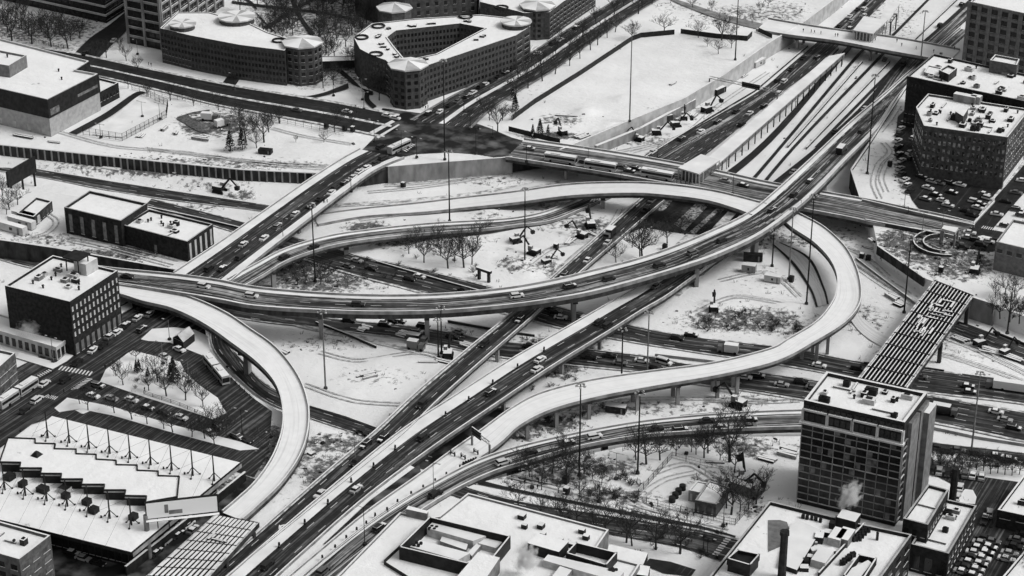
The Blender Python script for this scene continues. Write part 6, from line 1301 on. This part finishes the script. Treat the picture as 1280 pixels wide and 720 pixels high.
plants('at the far side of the snow field', '793,47,3 790,49,8 830,42,10 873,47,9 902,50,11 913,50,8 898,67,7 914,60,7 884,58,4 855,52,0.1', .1)
plants('near the top edge right of the street', '866,10,5 890,14,5 950,16,5 960,8,5 940,30,5 925,24,5', 0)
plants('in the snow left of centre', '511,317,7 530,328,11 551,318,8 560,335,12 580,334,13 590,330,9 597,304,8 610,290,5 568,325,9 520,310,8 548,305,8 574,310,8', GZ)
plants('below the slushy ramp', '372,356,7 401,355,8 407,352,6 383,350,5 435,358,5 455,352,4', GZ)
plants('above the flyover in the middle', '790,309,7 803,325,16 800,322,11 815,291,5 834,304,9 850,291,8 770,328,7 816,312,0.1', GZ)
plants('in the lower left park', '154,481,8 186,488,6 197,477,9 208,495,9 232,500,9 240,488,7 254,508,8 170,450,5 222,478,6 245,492,5 145,470,6', .5)
plants('on the strip between street and shed', '110,512,7 143,516,6 165,524,7 184,530,7 216,540,7 100,505,5 240,546,6 256,548,7 205,536,5', .5)
plants('beside the big park junction at lower left', '268,556,6 283,548,8 262,541,9 275,540,9', .3)
plants('under the lower ramp', '677,600,8 690,592,9 708,594,10 708,573,8 725,600,9 730,592,8 740,602,6 752,604,5 650,590,7 662,596,6', 0)
plants('between the ramp and the diagonal fence', '808,580,13 825,575,9 845,570,7 795,575,8 880,572,10 885,566,9 864,565,6 870,568,7', 0)
plants('in the yard near the machines', '912,577,17 918,590,9 900,575,6', 0)
plants('beside the small yard house', '914,643,14 925,640,8 945,630,9 955,614,7 908,635,8 936,636,6', 0)
plants('on the walk above the bottom street', '677,612,5 698,616,5 725,621,6 748,628,7 712,600,6', 0)
plants('below the bottom street in front of the roofs', '648,635,8 675,645,7 703,655,8 722,657,9 742,665,9 757,668,10 783,678,10 790,682,9 820,687,11 850,692,12 700,648,7', 0)
plants('at the lower right corner', '1271,720,7 1284,715,7', 0)
plants('by the blank storage building', '1250,398,9 1240,392,6 1262,402,10 1274,404,9 1244,372,6 1256,368,7 1268,372,8', 0)
plants('along the shrubby strip at the right', ' '.join('%d,%d,6' % (1166+i*9, 583+i*.9+(i % 3)) for i in range(14)), 0)
plants('by the loft building at the dark lot', '1222,224,10 1212,222,8 1234,228,8', 0)
plants('behind the terraced block at far left', '3,245,7 12,262,8 22,256,7 8,268,7', 0)
plants('in the snow lot by the left avenue', '288,189,9 303,187,10', 0, 'conifer')
plants('at the near left corner of the big field', '666,172,6 675,170,7 685,170,5 644,138,8 641,125,6', 0, 'conifer')
plants('in the lower left park', '171,466,5 218,478,9 185,470,3 174,464,4 214,474,6', .5, 'conifer')
plants('inside the bushes under the ramp', '768,625,3 865,655,0.1', 0, 'conifer')
def scatter(x0, y0, x1, y1, n, seed):
    rg = random.Random(seed); return ' '.join('%.1f,%.1f,%.1f' % (rg.uniform(x0, x1), rg.uniform(y0, y1), rg.uniform(1.2, 2.6)) for _ in range(n))
plants('on the snowy bank below the loop', scatter(870, 392, 945, 415, 26, 1), GZ, 'bush')
plants('inside the right loop', scatter(945, 398, 1000, 415, 22, 2), GZ, 'bush')
plants('on the walk side below the ramp', scatter(735, 588, 800, 628, 30, 3), 0, 'bush')
plants('on the slope under the eastern bridge', scatter(650, 470, 720, 500, 20, 4), GZ, 'bush')
plants('near the bare trees left of centre', scatter(450, 315, 600, 350, 22, 5), GZ, 'bush')
plants('below the slushy ramp', scatter(350, 330, 440, 358, 22, 6), GZ, 'bush')
plants('in the lower left park', scatter(165, 462, 250, 490, 16, 7), .5, 'bush')
plants('on the churned snow by the round ramp', scatter(1125, 305, 1230, 350, 26, 8), 0, 'bush')
plants('on the bank at the right edge', scatter(1240, 380, 1290, 400, 12, 9), 0, 'bush')
plants('along the kerb below the bottom street', scatter(770, 668, 900, 700, 26, 10), 0, 'bush')
plants('in the gap beside the left loop', scatter(330, 545, 400, 600, 20, 11), GZ, 'bush')
plants('at the foot of the loop ramp piers', scatter(680, 510, 760, 530, 16, 12), GZ, 'bush')
# tyre ruts in the snow, rubble and weeds nobody could count
def ruts(pts, z, sep=1.9):
    for s in (-sep/2, sep/2):
        w = cat([W(a, b, z) for a, b in pts], 8); mb = MB()
        for i in range(len(w)-1):
            d = w[i+1]-w[i]; nrm = Vector((-d.y, d.x, 0)).normalized(); a, b = w[i]+nrm*s, w[i+1]+nrm*s
            mb.face([a-nrm*.28, b-nrm*.28, b+nrm*.28, a+nrm*.28][::-1], 'rut')
        mb.build('tyre_track', kind='structure')
for p, z in (([(1100,248),(1092,228),(1098,205),(1112,190),(1104,178)], .22), ([(1108,240),(1102,222),(1108,205),(1116,196)], .22), ([(1100,165),(1112,150),(1124,132)], .22), ([(1020,300),(1060,325),(1100,352),(1150,385)], -6.55), ([(1030,296),(1080,320),(1110,345)], -6.55), ([(1090,300),(1120,322),(1148,352)], -6.4),
    ([(690,345),(720,318),(760,285),(775,262)], -6.7), ([(450,275),(520,266),(600,262)], -6.7), ([(460,240),(540,232),(640,215),(700,205)], -6.7), ([(480,232),(560,225),(640,208)], -6.7), ([(770,190),(850,170),(900,130),(960,90)], -6.7), ([(790,190),(870,165),(920,130)], -6.7), ([(880,500),(950,502),(1000,500)], -6.7), ([(700,515),(780,500),(870,498),(960,500)], -6.7),
    ([(60,160),(140,182),(230,190),(330,205),(420,212)], .25), ([(180,185),(260,195),(350,204),(430,208)], .25), ([(340,160),(380,170),(440,180)], .25), ([(400,440),(450,450),(520,440),(560,450)], -6.7), ([(380,480),(440,500),(500,505)], -6.7), ([(640,595),(740,620),(850,650),(910,664)], .25), ([(820,590),(860,580),(900,600),(950,610)], .2), ([(830,640),(800,625),(830,600),(870,590)], .2),
    ([(650,340),(690,310),(740,300)], -6.5), ([(870,390),(920,370),(980,380)], -6.6), ([(900,350),(960,340),(1000,370)], -6.6), ([(1180,420),(1230,440),(1290,470)], -6.6), ([(1170,440),(1220,455),(1290,480)], -6.6), ([(1150,300),(1190,320),(1230,345)], .2), ([(30,300),(60,290),(70,275),(50,262)], .25), ([(90,295),(150,306),(225,325)], .25), ([(85,300),(140,312),(215,332)], .25)): ruts(p, z)
OUT = []
for k, (L, Q, S) in ROADS.items():
    o_ = [P(v) for v in L]+[P(v) for v in Q[::-1]]; OUT.append((min(a for a, b in o_), max(a for a, b in o_), min(b for a, b in o_), max(b for a, b in o_), o_))
def clear_of_roads(x, y): return not any(x0 < x < x1 and y0 < y < y1 and inpoly(x, y, o_) for x0, x1, y0, y1, o_ in OUT)
def level_at(x, y):
    w = W(x, y, 0)
    for nm, pl in PW.items():
        if inpoly(w.x, w.y, pl): return w, 0
    w = W(x, y, GZ); w.z += bump_at(w.x, w.y, GZ)*.8; return w, GZ
rb = MB(); wd_ = MB(); cs = random.Random(99); nr = 0
blocked = Tl((4,1), [(-10,-120),(1240,160),(655,600),(-10,500)])
for _ in range(30000):
    x, y = cs.uniform(0, 1280), cs.uniform(0, 720)
    if y > 640 and x < 1150 or inpoly(x, y, blocked): continue
    w = W(x, y, 0); s = 0
    for (a, b, rx, ry, k) in DIRT:
        q = ((x-a)/rx)**2+((y-b)/ry)**2
        if q < 1.7: s = max(s, k*math.exp(-q*.7))
    if cs.random() > s*s*4.5+.012 or not clear_of_roads(x, y): continue
    w, lv = level_at(x, y)
    if lv == 0: w.z += bump_at(w.x, w.y, 0)*.7
    if cs.random() < .4:
        u = cs.uniform(.25, .75)*(1.6 if cs.random() < .08 else 1); rb.box((w.x, w.y, w.z+u*.15), (u*cs.uniform(.8, 2.6), u, u*.7), cs.choice(('metal_dark', 'soil', 'soil', 'concrete_dark')), cs.random()*3, 'snow' if cs.random() < .25 else None, taper=cs.uniform(.4, .9))
    else:
        for _k in range(5): an = cs.random()*6.283; t = cs.uniform(.1, .6); wd_.tube((w.x+t*math.cos(an), w.y+t*math.sin(an), w.z-.1), (w.x+2*t*math.cos(an), w.y+2*t*math.sin(an), w.z+cs.uniform(.5, 1.3)), .07, .03, 'weed', 3, False)
rb.build('rubble', kind='stuff', label='scattered dark rubble and frozen soil lumps on the dirty snow', cat='rubble'); wd_.build('weeds', kind='stuff', label='dry weeds poking through the snow between the ramps', cat='weeds')
for lb, p in (('thin guard wall running along the rails beside the platform roof', [(985,182),(1078,76)]), ('thin guard wall between the rails and the right lanes', [(1008,184),(1112,76)]), ('thin guard wall beyond the top bridge along the right lanes', [(1140,52),(1205,-10)]), ('thin barrier along the left edge of the upper lanes', [(800,200),(880,150),(944,112),(1010,56)]), ('thin barrier dividing the upper lanes from the platform', [(900,186),(944,148),(1020,86),(1048,60)])):
    walls('road_barrier', lb, p, GZ+1.0, GZ, .3, 'concrete_dark', cat='barrier')
# ================================================================ STEAM
def steam(label, px, py, z, h, w, dens=.9):
    m = bpy.data.materials.new('steam'); m.use_nodes = True; n = m.node_tree.nodes; l = m.node_tree.links; n.remove(n['Principled BSDF'])
    v = n.new('ShaderNodeVolumePrincipled'); v.inputs['Color'].default_value = (.95, .95, .95, 1); tc = n.new('ShaderNodeTexCoord'); t = n.new('ShaderNodeTexNoise'); t.inputs['Scale'].default_value = 2.4; t.inputs['Detail'].default_value = 6; l.new(tc.outputs['Object'], t.inputs['Vector'])
    sub = n.new('ShaderNodeVectorMath'); sub.operation = 'LENGTH'; l.new(tc.outputs['Object'], sub.inputs[0])
    a = n.new('ShaderNodeMath'); a.operation = 'MULTIPLY_ADD'; a.inputs[1].default_value = -.42; l.new(sub.outputs['Value'], a.inputs[0]); l.new(t.outputs[0], a.inputs[2])
    b = n.new('ShaderNodeMapRange'); b.inputs[1].default_value = .2; b.inputs[2].default_value = .42; b.inputs[4].default_value = dens; l.new(a.outputs[0], b.inputs[0]); l.new(b.outputs[0], v.inputs['Density']); l.new(v.outputs[0], n['Material Output'].inputs['Volume'])
    MATS['steam'] = m; s = MB(); N = 12
    for i in range(N):
        for j in range(6):
            q = []
            for (a_, b_) in ((i, j), (i+1, j), (i+1, j+1), (i, j+1)): th, ph = a_*2*math.pi/N, b_*math.pi/6-math.pi/2; q.append((math.cos(th)*math.cos(ph), math.sin(th)*math.cos(ph), math.sin(ph)))
            s.face(q, m)
    me = s.mesh('steam'); bm = bmesh.new(); bm.from_mesh(me); bmesh.ops.remove_doubles(bm, verts=bm.verts, dist=1e-4); bm.to_mesh(me)
    o = bpy.data.objects.new('steam_plume', me); COL.objects.link(o); o.location = W(px, py, z); o.scale = (w, w, h); o.rotation_euler = (R(10), R(22), 0); tag(o, label, 'steam', kind='stuff')
steam('rising white steam plume in front of the glass tower', 1062, 620, 18, 7, 3.6)
steam('white steam puff over the machine roofs at the bottom', 657, 700, 17, 6, 4)
steam('small steam wisp above the corner storefront', 36, 412, 8, 2, 5, .5)
